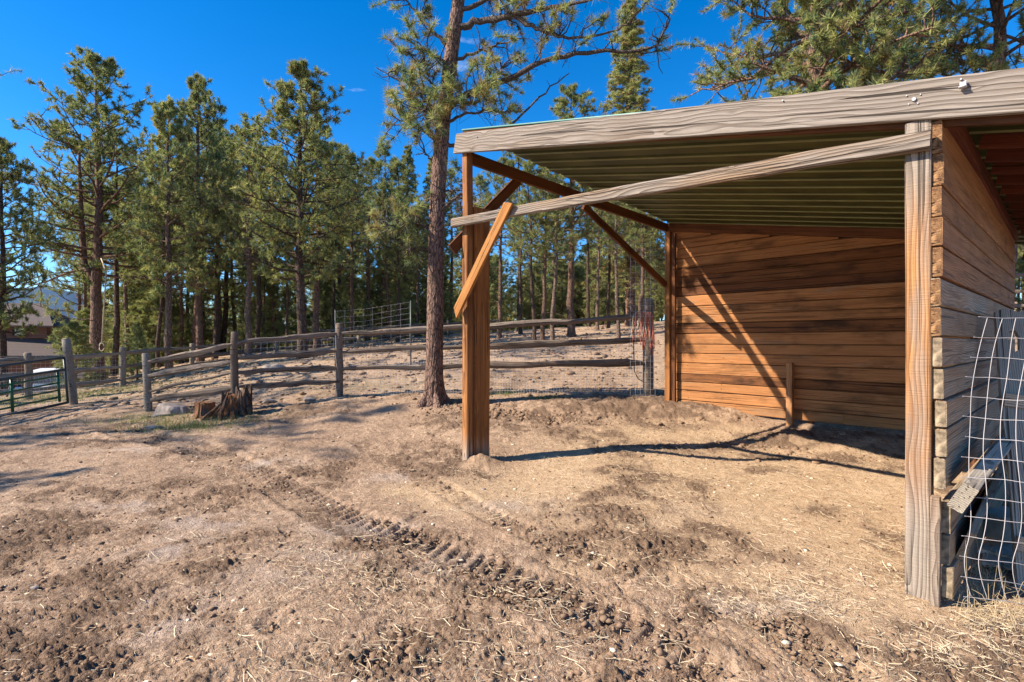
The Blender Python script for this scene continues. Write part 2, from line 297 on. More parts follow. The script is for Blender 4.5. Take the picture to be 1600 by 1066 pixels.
# ---------------------------------------------------------------- ground
def tracks():
    out = []
    for pts, wd, per in (([(180, 672), (300, 700), (420, 750), (540, 815), (660, 860), (800, 910), (960, 985), (1080, 1066)], .50, .115),
                         ([(560, 690), (660, 745), (780, 815), (900, 868), (1060, 915), (1220, 985), (1330, 1066)], .30, .11)
                         ):
        P = np.array([gp(*q) for q in pts]); t = np.linspace(0, len(P)-1, 160)
        out.append((np.c_[np.interp(t, range(len(P)), P[:, 0]), np.interp(t, range(len(P)), P[:, 1])], wd, per))
    return out
def blobs(x, y, L):
    m = np.zeros_like(x)
    for px, py, rx, ry, a in L:
        cx, cy = gp(px, py); rr = rx/FPX*cy; ry_ = ry*cy*cy/(FPX*CH)
        m = np.maximum(m, a*np.exp(-((x-cx)/rr)**2-((y-cy)/ry_)**2))
    return m
def masks(x, y):
    dx, dy = x-SO.x, y-SO.y; u = dx*U.x+dy*U.y; v = dx*Vv.x+dy*Vv.y
    n = fbm(x*.9, y*.9, 4, 3)*.7
    sand = sstep(-.2, .9, u+n*.7)*sstep(7.5, 5, u)*sstep(-1.5, -.5, v+n*1.1)*sstep(4.4, 3.7, v)
    clod = .58*sstep(-.2, .5, fbm(x*.8+3, y*.8, 4, 11))
    clod = np.maximum(clod, blobs(x, y, [(60, 1000, 230, 130, 1), (20, 850, 160, 70, .9), (150, 900, 120, 60, .6), (690, 1010, 170, 55, .95), (800, 930, 130, 40, .8), (1000, 850, 160, 40, .95),
                                       (960, 800, 120, 25, .7), (1090, 700, 120, 9, .6), (1240, 688, 130, 12, .9), (1000, 640, 190, 16, 1), (820, 655, 140, 14, .9), (1280, 800, 100, 12, .5),
                                       (300, 760, 90, 16, .7), (1240, 910, 60, 12, .5), (740, 745, 30, 8, .8), (900, 820, 100, 18, .6), (1330, 1020, 120, 20, .5)]))
    clod *= .55+.75*sstep(-.3, .3, fbm(x*2.6, y*2.6, 3, 21))
    pale = blobs(x, y, [(560, 828, 80, 14, 1), (330, 820, 90, 14, .8), (260, 860, 60, 20, .9), (190, 790, 60, 7, .8), (220, 800, 50, 6, .7), (420, 725, 50, 6, .9), (190, 706, 60, 5, .7), (240, 960, 110, 40, .8),
                        (1180, 945, 90, 22, .9), (500, 870, 90, 20, .5), (980, 800, 160, 18, .25), (720, 880, 100, 20, .5), (800, 790, 90, 10, .6), (620, 745, 50, 7, .6), (430, 900, 90, 20, .5)])
    pale *= sstep(-.35, .15, fbm(x*2.2+9, y*2.2, 4, 31))
    return u, v, np.clip(sand*(1-clod*.8), 0, 1), np.clip(clod*(1-pale), 0, 1), np.clip(pale, 0, 1)
def build_ground():
    def ang(a, b, n): return np.linspace(R(a), R(b), n, endpoint=False)
    th = np.concatenate([ang(-180, -80, 40), ang(-80, -48, 70), ang(-48, 48, 560), ang(48, 80, 70), ang(80, 180, 40)])
    r = [.25]
    while r[-1] < 4200:
        a = r[-1]; r.append(a*(1.07 if a < 1.7 else 1.0052 if a < 11.5 else 1.012 if a < 40 else 1.05))
    r = np.array(r); Rr, T = np.meshgrid(r, th, indexing='ij'); x = (Rr*np.sin(T)).ravel(); y = (Rr*np.cos(T)).ravel()
    z = land(x, y); rr = np.hypot(x, y); near = sstep(16, 9, rr)
    u, v, sand, clod, pale = masks(x, y)
    soft = 1-.75*sand-.7*pale
    d = .030*fbm(x*.7, y*.7, 2, 41)+.016*fbm(x*2.3, y*2.3, 3, 51)*np.clip(soft, .35, 1)
    xo, yo = x, y; x = x+.020*pn(x*19, y*19, 67)+.010*pn(x*41, y*41, 69); y = y+.020*pn(xo*19, yo*19, 68)+.010*pn(xo*41, yo*41, 70)
    c1 = 1-2*np.abs(pn(x*6.2, y*6.2, 61)); c2 = 1-2*np.abs(pn(x*17, y*17, 62)); c3 = pn(x*37, y*37, 63)
    c1 = c1*(.6+.8*np.abs(pn(x*1.9, y*1.9, 65))); x, y = xo, yo
    ch_ = np.maximum(0, c1)**1.5; mid = sstep(-.1, .5, fbm(x*1.7, y*1.7, 3, 66))
    d += near*(clod*(.030*ch_-.008+.025*np.maximum(0, c2)**1.4+.012*c3)+soft*(.003+.005*mid)*c2+soft*(.004+.006*mid)*c3+.006*pn(x*5, y*5, 64)*soft)
    hp = sstep(.52, .8, pn(x*2.9+2*pn(x, y, 7), y*2.9, 71)); d -= near*.025*hp*soft       # hoof prints
    for P, wd, per in tracks():
        dp = 1. if wd > .4 else .75; s = (rr < 12) & (y > 1); xs, ys = x[s], y[s]; best = np.full(len(xs), 9.); al = np.zeros(len(xs)); sd_ = np.zeros(len(xs)); acc = 0
        for i in range(len(P)-1):
            e = P[i+1]-P[i]; Ln = np.hypot(*e)+1e-9; e = e/Ln; ax, ay = xs-P[i, 0], ys-P[i, 1]; t = np.clip(ax*e[0]+ay*e[1], 0, Ln)
            dd = np.hypot(ax-t*e[0], ay-t*e[1]); b = dd < best; best[b] = dd[b]; al[b] = (acc+t)[b]; sd_[b] = (ax*e[1]-ay*e[0])[b]; acc += Ln
        inside = sstep(wd/2, wd/2-.05, best); wear = sstep(-.95, -.1, pn(xs*1.3, ys*1.3, 81))
        lug = np.tanh(3*np.sin(2*np.pi*(al/per+np.abs(sd_)*2.6+.12*pn(xs*5, ys*5, 83))))
        clod[s] = np.maximum(clod[s], .55*inside*wear*(.5+pn(xs*2.1, ys*2.1, 86))).clip(0, 1); am = .6+.6*np.abs(pn(xs*3.1, ys*3.1, 84)); d[s] = d[s]*(1-.6*inside*wear)+inside*wear*dp*(-.014+.019*lug*am+.006*pn(xs*24, ys*24, 85))+dp*.010*np.exp(-((best-wd/2-.03)/.045)**2)*wear*(1+pn(xs*7, ys*7, 82))
    def heap(px, py, Y, rx, ry, h):
        X, _, _ = at(px, py, Y); k = np.exp(-((x-X)/rx)**2-((y-Y)/ry)**2); return h*k*(1+.35*pn(x*6, y*6, 91)+.2*pn(x*14, y*14, 92))
    d += heap(1000, 640, 8.9, 1.1, .35, .10)+heap(1120, 640, 8.6, .8, .3, .07)+heap(750, 725, 6.2, .22, .16, .10)+heap(1230, 690, 7.3, .35, .25, .10)+heap(860, 640, 8.9, .7, .3, .06)+heap(1340, 700, 6.7, .6, .3, .06)
    d += sstep(14, 30, rr)*.10*fbm(x*.35, y*.35, 3, 101)
    z = z+d*sstep(900, 100, rr)
    nr, nt = len(r), len(th); i = np.arange(nr-1)[:, None]*nt; j = np.arange(nt)[None]; k = (j+1) % nt
    F = np.stack([i+j, i+nt+j, i+nt+k, i+k], -1).reshape(-1, 4)
    me = np_mesh('ground', np.c_[x, y, z], F[:, ::-1], True)
    for nm, a in (('sand', sand), ('clod', clod), ('pale', pale)):
        q = me.attributes.new(nm, 'FLOAT', 'POINT'); q.data.foreach_set('value', a.astype(np.float32))
    gr = blobs(x, y, [(300, 668, 60, 6, 1), (240, 655, 50, 6, .7), (700, 560, 1, 1, 0)])
    for px, py, Y, rx, ry, a in ((140, 605, 13, 1.6, 1.2, 1), (60, 612, 12.2, 2, 1, .9), (20, 615, 15, 4, 3, .9), (790, 610, 9.7, .3, .12, .8), (850, 618, 9.6, .3, .12, .8), (560, 600, 10.5, 1.5, .8, .35),
                               (250, 660, 8.9, .9, .4, .9), (330, 590, 12, 2, .8, .4), (160, 590, 18, 6, 4, .7)):
        X = (px-800)/FPX*Y; gr = np.maximum(gr, a*np.exp(-((x-X)/rx)**2-((y-Y)/ry)**2))
    gr = gr*sstep(-.4, .3, fbm(x*2.5, y*2.5, 3, 111)); q = me.attributes.new('green', 'FLOAT', 'POINT'); q.data.foreach_set('value', gr.astype(np.float32))
    return me
def ground_mat():
    s = NT('yard_soil'); p = s.pos(); sa, cl, pa, gr = s.attr('sand'), s.attr('clod'), s.attr('pale'), s.attr('green')
    n1 = s.noise(p, 1.3, 6, .6); n2 = s.noise(p, 9, 6, .65); n3 = s.noise(p, 60, 4, .7); n4 = s.noise(p, 200, 2, .6); n5 = s.noise(p, 24, 5, .75)
    c = s.mix(s.mr(n1, .35, .65), (.31, .19, .118), (.47, .31, .20))
    c = s.mix(s.mr(n2, .44, .60, 0, .8), c, (.215, .13, .08)); c = s.mix(s.mr(n3, .44, .62, 0, .6), c, (.60, .45, .31))
    sc = s.mix(s.mr(n2, .35, .65), (.47, .315, .185), (.62, .44, .28)); sc = s.mix(s.mr(n3, .5, .7, 0, .6), sc, (.36, .22, .11)); c = s.mix(sa, c, sc)
    pc = s.mix(s.mr(n2, .3, .7), (.50, .41, .35), (.40, .31, .25)); c = s.mix(s.math('MULTIPLY', pa, .8), c, pc)
    cc = s.mix(s.mr(n3, .35, .7), (.075, .045, .029), (.27, .17, .105)); c = s.mix(s.math('MULTIPLY', s.mr(s.math('ADD', cl, s.math('MULTIPLY_ADD', n2, .9, -.45)), .15, .75, 0, 1, True), .8), c, cc)
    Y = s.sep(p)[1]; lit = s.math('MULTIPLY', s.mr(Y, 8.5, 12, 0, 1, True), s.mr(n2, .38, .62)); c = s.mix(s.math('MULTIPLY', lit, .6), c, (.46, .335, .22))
    c = s.mix(s.mr(n5, .56, .66, 0, .75), c, (.11, .068, .043)); c = s.mix(s.mr(n4, .58, .72, 0, .4), c, (.12, .08, .05))
    gcol = s.mix(n3, (.06, .09, .025), (.20, .19, .07)); c = s.mix(s.math('MULTIPLY', gr, s.mr(n3, .35, .6, .2, .9)), c, gcol)
    sp_ = s.mr(s.vor(p, 38, 'F1'), .0, .16, 1, 0); keep = s.mr(s.noise(p, 5, 2), .5, .6); c = s.mix(s.math('MULTIPLY', s.math('MULTIPLY', sp_, keep), .7), c, (.09, .06, .04))
    h = s.math('ADD', s.math('MULTIPLY', n2, .9), s.math('ADD', s.math('MULTIPLY', n3, .5), s.math('MULTIPLY', n4, .18)))
    s.bump(h, .045, 1); return s.done(c, .95)
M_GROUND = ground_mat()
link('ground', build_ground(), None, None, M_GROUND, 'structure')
def stuff(name, me, mat, label, cat):
    o = link(name, me, None, None, mat, 'stuff'); o['label'] = label; o['category'] = cat; return o
def micro(x, y):                             # land height incl. the broad relief, for strewn things
    return land(x, y)+.030*fbm(x*.7, y*.7, 2, 41)+.016*fbm(x*2.3, y*2.3, 3, 51)*.7
# straw
def straw():
    pts = []
    cl = [(600, 900, 150, 40, 900), (830, 930, 60, 60, 350), (1060, 880, 160, 60, 500), (700, 1020, 200, 40, 500), (1230, 930, 110, 30, 900), (1500, 1010, 130, 40, 900), (1560, 950, 60, 20, 500), (520, 870, 100, 20, 300),
          (420, 1030, 120, 20, 150), (740, 735, 60, 14, 300), (1180, 760, 200, 60, 900), (900, 720, 200, 30, 800), (1320, 700, 100, 14, 400), (950, 640, 160, 14, 400), (1380, 880, 60, 60, 300), (1010, 745, 160, 30, 700)]
    for px, py, sx, sy, n in cl:
        a = np.c_[rng.normal(px, sx*.7, n), rng.normal(py, sy*.8, n)]; a = a[(a[:, 1] > 600)]; Y = FPX*1.47/(a[:, 1]-533); pts.append(np.c_[(a[:, 0]-800)/FPX*Y, Y])
    n = 16000; Y = rng.uniform(1.6, 9.5, n); pts.append(np.c_[rng.uniform(-1.05, 1.05, n)*Y, Y])
    P = np.concatenate(pts); P = P[P[:, 1] > 1.2]; n = len(P); ln = rng.lognormal(math.log(.036), .7, n).clip(.010, .30); wd = rng.uniform(.0006, .0014, n)
    a = rng.uniform(0, 2*np.pi, n); bend = rng.normal(0, .3, n); V = []; F = []
    ts = np.array([-.5, -.17, .17, .5]); z0 = micro(P[:, 0], P[:, 1])+rng.uniform(.004, .03, n); tilt = rng.normal(0, .16, n)
    A = a[:, None]+bend[:, None]*ts; cx = P[:, :1]+ln[:, None]*ts*np.cos(A); cy = P[:, 1:]+ln[:, None]*ts*np.sin(A); cz = z0[:, None]+ln[:, None]*ts*tilt[:, None]
    nx, ny = -np.sin(A)*wd[:, None], np.cos(A)*wd[:, None]; nz = wd[:, None]*.6
    V = np.stack([np.stack([cx+nx, cy+ny, cz+nz], -1), np.stack([cx-nx, cy-ny, cz-nz], -1)], 2).reshape(-1, 3)
    b = np.arange(n)[:, None]*8+np.arange(3)[None]*2; F = np.stack([b, b+1, b+3, b+2], -1).reshape(-1, 4)
    me = np_mesh('straw', V, F); c = np.array([.62, .50, .33])*rng.uniform(.5, 1.15, (n, 1)); c = np.repeat(np.c_[c, np.ones(n)], 3, 0).astype(np.float32)
    q = me.attributes.new('col', 'FLOAT_COLOR', 'FACE'); q.data.foreach_set('color', c.ravel()); return me
s_ = NT('dry_straw'); M_STRAW = s_.done(s_.attr('col', 'Color'), .7)
stuff('straw', straw(), M_STRAW, 'pale dry straw and hay stems strewn over the trampled soil', 'straw')
ICO = None
def ico():
    global ICO
    if ICO is None:
        import bmesh
        b = bmesh.new(); bmesh.ops.create_icosphere(b, subdivisions=1, radius=1); ICO = (np.array([v.co[:] for v in b.verts]), np.array([[v.index for v in f.verts] for f in b.faces])); b.free()
    return ICO
def lumps(n, fn, size, name, flat=.6):
    V0, F0 = ico(); k = len(V0); P = fn(n); n = len(P); r = size(n); q = rng.uniform(.5, 1.45, (n, k, 1)); a = rng.uniform(0, 6.28, n)
    V = V0[None]*q*r[:, None, None]*np.array([1, 1, flat]); ca, sa = np.cos(a)[:, None], np.sin(a)[:, None]; st = rng.uniform(.8, 1.25, (n, 1))
    X = V[..., 0]*st; Yy = V[..., 1]; V = np.stack([X*ca-Yy*sa, X*sa+Yy*ca, V[..., 2]], -1)
    V += np.c_[P, micro(P[:, 0], P[:, 1])+r*.15][:, None]; F = (F0[None]+np.arange(n)[:, None, None]*k).reshape(-1, 3); return np_mesh(name, V.reshape(-1, 3), F, False)
def clod_pts(n):
    Y = 1.5+8.5*rng.random(n*9)**1.25; X = rng.uniform(-1.02, 1.02, n*9)*Y; u, v, sa, cl, pa = masks(X, Y); keep = rng.random(len(X)) < (cl**1.5+.02); P = np.c_[X, Y][keep]; return P[:n]
s_ = NT('dark_clod'); M_CLOD = s_.done(s_.mix(s_.noise(s_.pos(), 25, 4, .7), (.13, .08, .05), (.33, .215, .135)), .95)
stuff('dirt_clods', lumps(30000, clod_pts, lambda n: rng.lognormal(math.log(.0065), .6, n).clip(.0025, .024), 'dirt_clods'), M_CLOD, 'crumbled dark clods of soil and manure lying on the yard', 'dirt')
def heap_pts(n):
    P = np.concatenate([np.c_[rng.normal(q[0], q[2], n//6), rng.normal(q[1], q[3], n//6)] for q in [(gp(px, py)[0], gp(px, py)[1], a, b) for px, py, a, b in ((1000, 638, .7, .22), (1100, 650, .5, .2), (1235, 688, .3, .2), (1340, 702, .5, .2), (870, 645, .6, .25), (770, 640, .6, .3))]])
    dx, dy = P[:, 0]-SO.x, P[:, 1]-SO.y; return P[(dx*Vv.x+dy*Vv.y) < 4.45]
me_ = lumps(4200, heap_pts, lambda n: rng.lognormal(math.log(.018), .5, n).clip(.006, .055), 'manure_clods', .8)
stuff('manure_clods', me_, M_CLOD, 'heaped dark manure and clods along the foot of the shelter wall', 'dirt')
def peb(n): Y = rng.uniform(1.6, 9, n); return np.c_[rng.uniform(-1, 1, n)*Y, Y]
stuff('wood_chips', lumps(420, peb, lambda n: rng.uniform(.006, .022, n), 'wood_chips', .35), simple('pale_chip', (.62, .52, .38), .9, 0, .3, 30), 'pale pebbles and wood chips scattered over the yard', 'pebbles')

# ---------------------------------------------------------------- mountains and clouds beyond
def mountains():
    n, m = 220, 10; th = np.linspace(R(-100), R(60), n); V = []; prof = 130+40*pn(th*3.1, th*0, 5)+25*pn(th*9, th*0, 6)
    prof = prof+170*np.exp(-((th-R(-41.8))/.10)**2)
    for j in range(m+1):
        t = j/m; r = 2600+1500*t; h = -30+(prof+30)*(t**.8)*(1+.10*pn(th*22, th*0+t*4, 8)); V.append(np.c_[r*np.sin(th), r*np.cos(th), h])
    V.append(np.c_[5200*np.sin(th), 5200*np.cos(th), th*0-60]); V = np.concatenate(V)
    i = np.arange(m+1)[:, None]*n; j = np.arange(n-1)[None]; F = np.stack([i+j, i+j+1, i+n+j+1, i+n+j], -1).reshape(-1, 4); return np_mesh('mountains', V, F, True)
s_ = NT('haze_tinted_forested_mountain'); M_MT = s_.done(s_.mix(s_.noise(s_.pos(), .01, 6, .7), (.025, .065, .12), (.045, .10, .17)), 1)  # blue of distance haze put into the mountain's own colour
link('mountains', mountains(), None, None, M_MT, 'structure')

# ---------------------------------------------------------------- trees
def unit(a): return a/(np.linalg.norm(a, axis=-1, keepdims=True)+1e-9)
def needle_mesh(name, Cn, Dn, size, K, wd, warm=.12, spread=1., tone=1.):
    n = len(Cn); Cn = np.asarray(Cn); Dn = unit(np.asarray(Dn)); sz = np.asarray(size)*rng.uniform(.7, 1.2, n)
    d = unit(Dn[:, None]*.60+rng.normal(0, .70*spread, (n, K, 3))+np.array([0, 0, .15])); ln = sz[:, None, None]*rng.uniform(.7, 1.1, (n, K, 1))
    b = Cn[:, None]-Dn[:, None]*sz[:, None, None]*rng.uniform(-.15, .35, (n, K, 1)); side = unit(np.cross(d, rng.normal(0, 1, (n, K, 3))))*wd*rng.uniform(.7, 1.3, (n, K, 1))
    V = np.stack([b-side*.5, b+side*.5, b+d*ln*.6+side, b+d*ln*.6-side, b+d*ln], 2)
    V = V[:, :, [0, 1, 4]] if K < 14 else np.stack([b-side, b+side, b+d*ln], 2)
    V = V.reshape(-1, 3); F = np.arange(n*K*3).reshape(-1, 3); me = np_mesh(name, V, F)
    base = np.array([.17, .21, .07])*tone; yel = np.array([.47, .44, .16])*tone; brn = np.array([.30, .19, .085])*tone; blu = np.array([.11, .165, .085])*tone
    t = rng.random((n, 1)); c = base*(1-t)+yel*t; c = np.where(rng.random((n, 1)) < .25, blu*(.8+.5*t), c); c = np.where(rng.random((n, 1)) < warm, brn*(.6+.8*t), c)
    c = c[:, None]*rng.uniform(.8, 1.2, (n, K, 1)); q = me.attributes.new('col', 'FLOAT_COLOR', 'FACE'); q.data.foreach_set('color', np.concatenate([c, np.ones((n, K, 1))], 2).astype(np.float32).ravel()); return me
def grow(acc, p0, d0, Ln, r0, tufts, lvl=0, tw=6, lift=.25, tl=4, sub=True, tsz=.17, droop=0., bare=.3, wig=.22):
    """a limb with side shoots; tufts sit round the ends of the shoots"""
    m = 6 if lvl == 0 else 4; P = [np.array(p0, float)]; d = unit(np.array(d0, float))
    for i in range(m):
        d = unit(d+rng.normal(0, wig, 3)*(.6 if lvl == 0 else 1)+np.array([0, 0, (lift if i >= m//2 else -droop)*.35])); P.append(P[-1]+d*Ln/m)
    P = np.array(P); acc.tube(P, r0*np.linspace(1, .22, m+1)+.003, 5 if lvl == 0 and r0 > .02 else 3, 0)
    if lvl >= 1 or not sub:
        for k in range(tl):
            t = 1-(k/tl)*.55; q = t*m; i = min(int(q), m-1); pt = P[i]+(P[i+1]-P[i])*(q-i); tufts.append((pt, unit(P[i+1]-P[i]+rng.normal(0, .06, 3)*1.5), tsz))
    if lvl < 1 and sub:
        for k in range(tw):
            t = bare+(1-bare)*(k+rng.random())/tw; q = t*m; i = min(int(q), m-1); pt = P[i]+(P[i+1]-P[i])*(q-i)
            ax = unit(P[i+1]-P[i]); sd_ = unit(np.cross(ax, rng.normal(0, 1, 3))*np.array([1, 1, .55])); dd = unit(ax*.55+sd_+np.array([0, 0, .25]))
            grow(acc, pt, dd, Ln*rng.uniform(.2, .42)*(1.2-t*.5), r0*.35, tufts, 1, lift=lift, tl=tl, tsz=tsz, wig=wig)
        tufts.append((P[-1], d, tsz*1.1))
def pine_meshes(name, seed, H=14., cb=.35, Rc=2.6, nb=58, tw=6, tl=4, K=14, wd=.013, tsz=.2, tr=.2, form='pine', lean=(0, 0), warm=.1, dead=8, fork=False, tone=1., topw=.25, nt=9):
    global rng; keep = rng; rng = np.random.default_rng(seed)
    acc = Acc(); tufts = []; m = 22; t = np.linspace(0, 1, m); cx = np.cumsum(rng.normal(0, .035, m))*H/14; cy = np.cumsum(rng.normal(0, .035, m))*H/14
    P = np.c_[cx-cx[0]+lean[0]*t*H, cy-cy[0]+lean[1]*t*H, t*H-.25]
    rad = tr*(1-t)**.75*.95+.012; rad[0] *= 1.35; rad[1] *= 1.06; acc.tube(P, rad, nt, .04)
    def pt(f): return np.array([np.interp(f, t, P[:, k]) for k in range(3)])
    if fork:
        f0 = cb*.9; p = pt(f0); q = p+np.array([-.5, .1, .9]); Q = [p, q, q+[-.12, 0, 2.0], q+[-.25, .1, 4.2], q+[-.2, .1, 5.6]]; acc.tube(Q, [tr*.55, tr*.5, tr*.42, tr*.25, .02], 7)
        for k in range(16):
            g = rng.random(); c = np.array(Q[1])*(1-g)+np.array(Q[4])*g; a = rng.uniform(0, 6.28); grow(acc, c, (math.cos(a), math.sin(a), .25), Rc*.55*(1.1-g*.6), .03, tufts, 0, tw, tl=tl, tsz=tsz)
    for k in range(dead):
        f = rng.uniform(cb*.35, cb*1.05); a = rng.uniform(0, 6.28); p = pt(f); Ln = rng.uniform(.4, 1.6); D = [p]; d = np.array([math.cos(a), math.sin(a), rng.uniform(-.2, .25)])
        for i in range(4): d = unit(d+rng.normal(0, .18, 3)); D.append(D[-1]+d*Ln/4)
        acc.tube(D, [.022, .016, .012, .008, .004], 3)
    for k in range(nb):
        f = (k+rng.random())/nb; g = cb+(1-cb)*f*.985; a = k*2.4+rng.uniform(-.5, .5); p = pt(g)
        if form == 'fir': Ln = Rc*(1-f)**.85*rng.uniform(.75, 1.1)+.15; up = -.12+.5*f; grow(acc, p, (math.cos(a), math.sin(a), up), Ln, .022*(1.1-f), tufts, 0, tw, lift=.15, tl=tl, tsz=tsz, droop=.25, bare=.12, wig=.12)
        else:
            prof = (math.sin(math.pi*min(1, .22+f*.78))**.65)*(1-topw*f*f)+.08
            Ln = Rc*prof*rng.uniform(.5, 1.15); up = rng.uniform(-.15, .15)+.75*f; grow(acc, p, (math.cos(a), math.sin(a), up), Ln, .05*(1.15-f)*(tr/.2), tufts, 0, tw, lift=.4, tl=tl, tsz=tsz)
    tp = [(pt(1)+rng.normal(0, .08, 3), np.array([0, 0, 1.]), tsz) for _ in range(6)]; tufts += tp
    Cn = np.array([q[0] for q in tufts]); Dn = np.array([q[1] for q in tufts]); sz = np.array([q[2] for q in tufts])
    nm = needle_mesh(name+'_crown', Cn, Dn, sz, K, wd, warm, tone=tone); tm = acc.mesh(name+'_trunk', True); rng = keep; return tm, nm, H
VAR = {
 'open_a': pine_meshes('open_a', 1, 14, .34, 3.3, 66, 9, 4, 14, .018, .23, .25, fork=True, warm=.08, tone=1.1),
 'open_b': pine_meshes('open_b', 2, 14, .40, 2.7, 62, 9, 4, 14, .018, .24, .22, tone=1.1),
 'dense_a': pine_meshes('dense_a', 3, 14, .27, 3.0, 84, 10, 4, 14, .020, .26, .24, tone=1.05),
 'dense_b': pine_meshes('dense_b', 4, 14, .30, 2.5, 68, 9, 4, 14, .020, .25, .20, tone=1.35),
 'slim_a': pine_meshes('slim_a', 5, 13, .50, 1.9, 44, 8, 4, 12, .024, .26, .13, dead=18),
 'slim_b': pine_meshes('slim_b', 6, 13, .44, 2.1, 46, 8, 4, 12, .024, .26, .15, dead=16, lean=(.03, 0), tone=1.1),
 'slim_c': pine_meshes('slim_c', 7, 13, .52, 2.1, 44, 8, 4, 12, .024, .26, .16, dead=16, lean=(-.02, .02), tone=1.1),
 'fir_a': pine_meshes('fir_a', 8, 12, .10, 1.6, 150, 12, 4, 9, .022, .15, .15, 'fir', dead=0, warm=.22, tone=1.25),
 'fir_b': pine_meshes('fir_b', 9, 15, .16, 1.35, 190, 12, 4, 9, .022, .16, .17, 'fir', dead=0, warm=.28, tone=1.35),
 'young': pine_meshes('young', 10, 6, .06, 1.6, 60, 9, 4, 11, .022, .23, .09, dead=0, tone=1.3),
 'far_a': pine_meshes('far_a', 11, 12, .42, 2.3, 46, 8, 4, 9, .034, .32, .17, dead=6),
 'far_b': pine_meshes('far_b', 12, 12, .26, 2.4, 52, 8, 4, 9, .034, .32, .16, dead=10, tone=1.2),
 'sparse': pine_meshes('sparse', 21, 14, .42, 3.0, 30, 6, 4, 13, .019, .22, .2, dead=10),
 'near_a': pine_meshes('near_a', 13, 15, .30, 3.6, 92, 14, 6, 22, .010, .19, .27, warm=.16, tone=1.3),
 'near_b': pine_meshes('near_b', 14, 15, .32, 3.3, 84, 14, 6, 22, .010, .19, .24, warm=.16, tone=1.35),
}
def tree(kind, x, y, H, yaw, label, group=None, sink=.0, barkm=None, name='pine_tree', sx=1.):
    tm, nm, H0 = VAR[kind]; s = H/H0; z = gz(x, y)-sink
    M = Matrix.Translation((x, y, z)) @ Matrix.Rotation(yaw, 4, 'Z') @ Matrix.Diagonal((s*sx, s*sx, s, 1))
    t = thing(name, label, 'tree', M=M, group=group)
    for n, me, mt in (('trunk', tm, barkm or M_BARK), ('crown', nm, M_NEEDLE)):
        o = bpy.data.objects.new(n, me); C.objects.link(o); o.parent = t; W[o] = M
        if not me.materials: me.materials.append(mt)
        o.material_slots[0].link = 'OBJECT'; o.material_slots[0].material = mt
    return t
def ptree(kind, px, py, Y, top, label, yaw=None, **k):
    X = (px-800)/FPX*Y; z = gz(X, Y); zt = CH-(top-533)/FPX*Y
    return tree(kind, X, Y, zt-z, random.uniform(0, 6.28) if yaw is None else yaw, label, **k)
ptree('open_a', 152, 588, 22, 84, 'tall forked pine with the widest open crown, rope hanging beside its trunk', yaw=.2)
ptree('slim_b', 178, 585, 24.5, 190, 'darker pine trunk close behind the forked pine with the rope', barkm=M_BARK3)
ptree('slim_a', 212, 580, 28, 270, 'slim dark pine just right of the forked pine and its rope', barkm=M_BARK3)
ptree('dense_b', 264, 582, 19.5, 150, 'bright green pine with low boughs behind the short pale fence post', barkm=M_BARK2, sx=.9)
ptree('dense_a', 314, 562, 24, 116, 'tall pointed pine between the bright green pine and the leaning pine', sx=.72)
ptree('slim_b', 305, 565, 27, 185, 'thin pine leaning to one side left of the rotten stump', yaw=0)
ptree('slim_c', 349, 556, 30, 215, 'straight thin pine behind the fence above the rotten stump', barkm=M_BARK3)
ptree('open_b', 388, 548, 20, 190, 'pinkish-barked pine just behind the fence post beside the rotten stump', barkm=M_BARK2, sx=.9)
ptree('slim_c', 430, 548, 29, 225, 'slender pine left of the broad dark pine, mostly bare trunk')
ptree('dense_a', 474, 556, 17.5, 97, 'broad dark full-crowned pine, tallest between rotten stump and lone yard pine', yaw=1.2, barkm=M_BARK3)
ptree('dense_b', 495, 552, 21.5, 175, 'reddish-trunked pine tucked right behind the broad dark pine', barkm=M_BARK)
ptree('slim_a', 550, 545, 24, 240, 'sparse pine right of the broad dark pine behind the second rail post')
ptree('open_b', 622, 540, 22, 290, 'dark-trunked pine behind the tall wire panel, left of the yard pine', barkm=M_BARK3, sx=.8)
ptree('fir_a', 636, 534, 30, 220, 'narrow cone-shaped fir with pointed top left of the yard pine', name='fir_tree')
ptree('fir_a', 672, 532, 32, 236, 'narrow fir rising directly behind the lone yard pine', name='fir_tree', yaw=2)
ptree('dense_a', 8, 606, 15.5, 215, 'pine at the edge by the green gate hiding the brown house', barkm=M_BARK3, sx=.8)
ptree('young', 118, 604, 19, 500, 'low spreading young pine behind the leaning gate post', sx=1.3)
ptree('young', 128, 600, 24, 480, 'bushy young pine between brown house and forked pine', sx=1.3)
ptree('young', 215, 590, 17, 505, 'low bright young pine beside the pale second-fence post', sx=1.1)
ptree('far_b', 120, 585, 30, 330, 'full green pine behind the young pine beside the brown house')
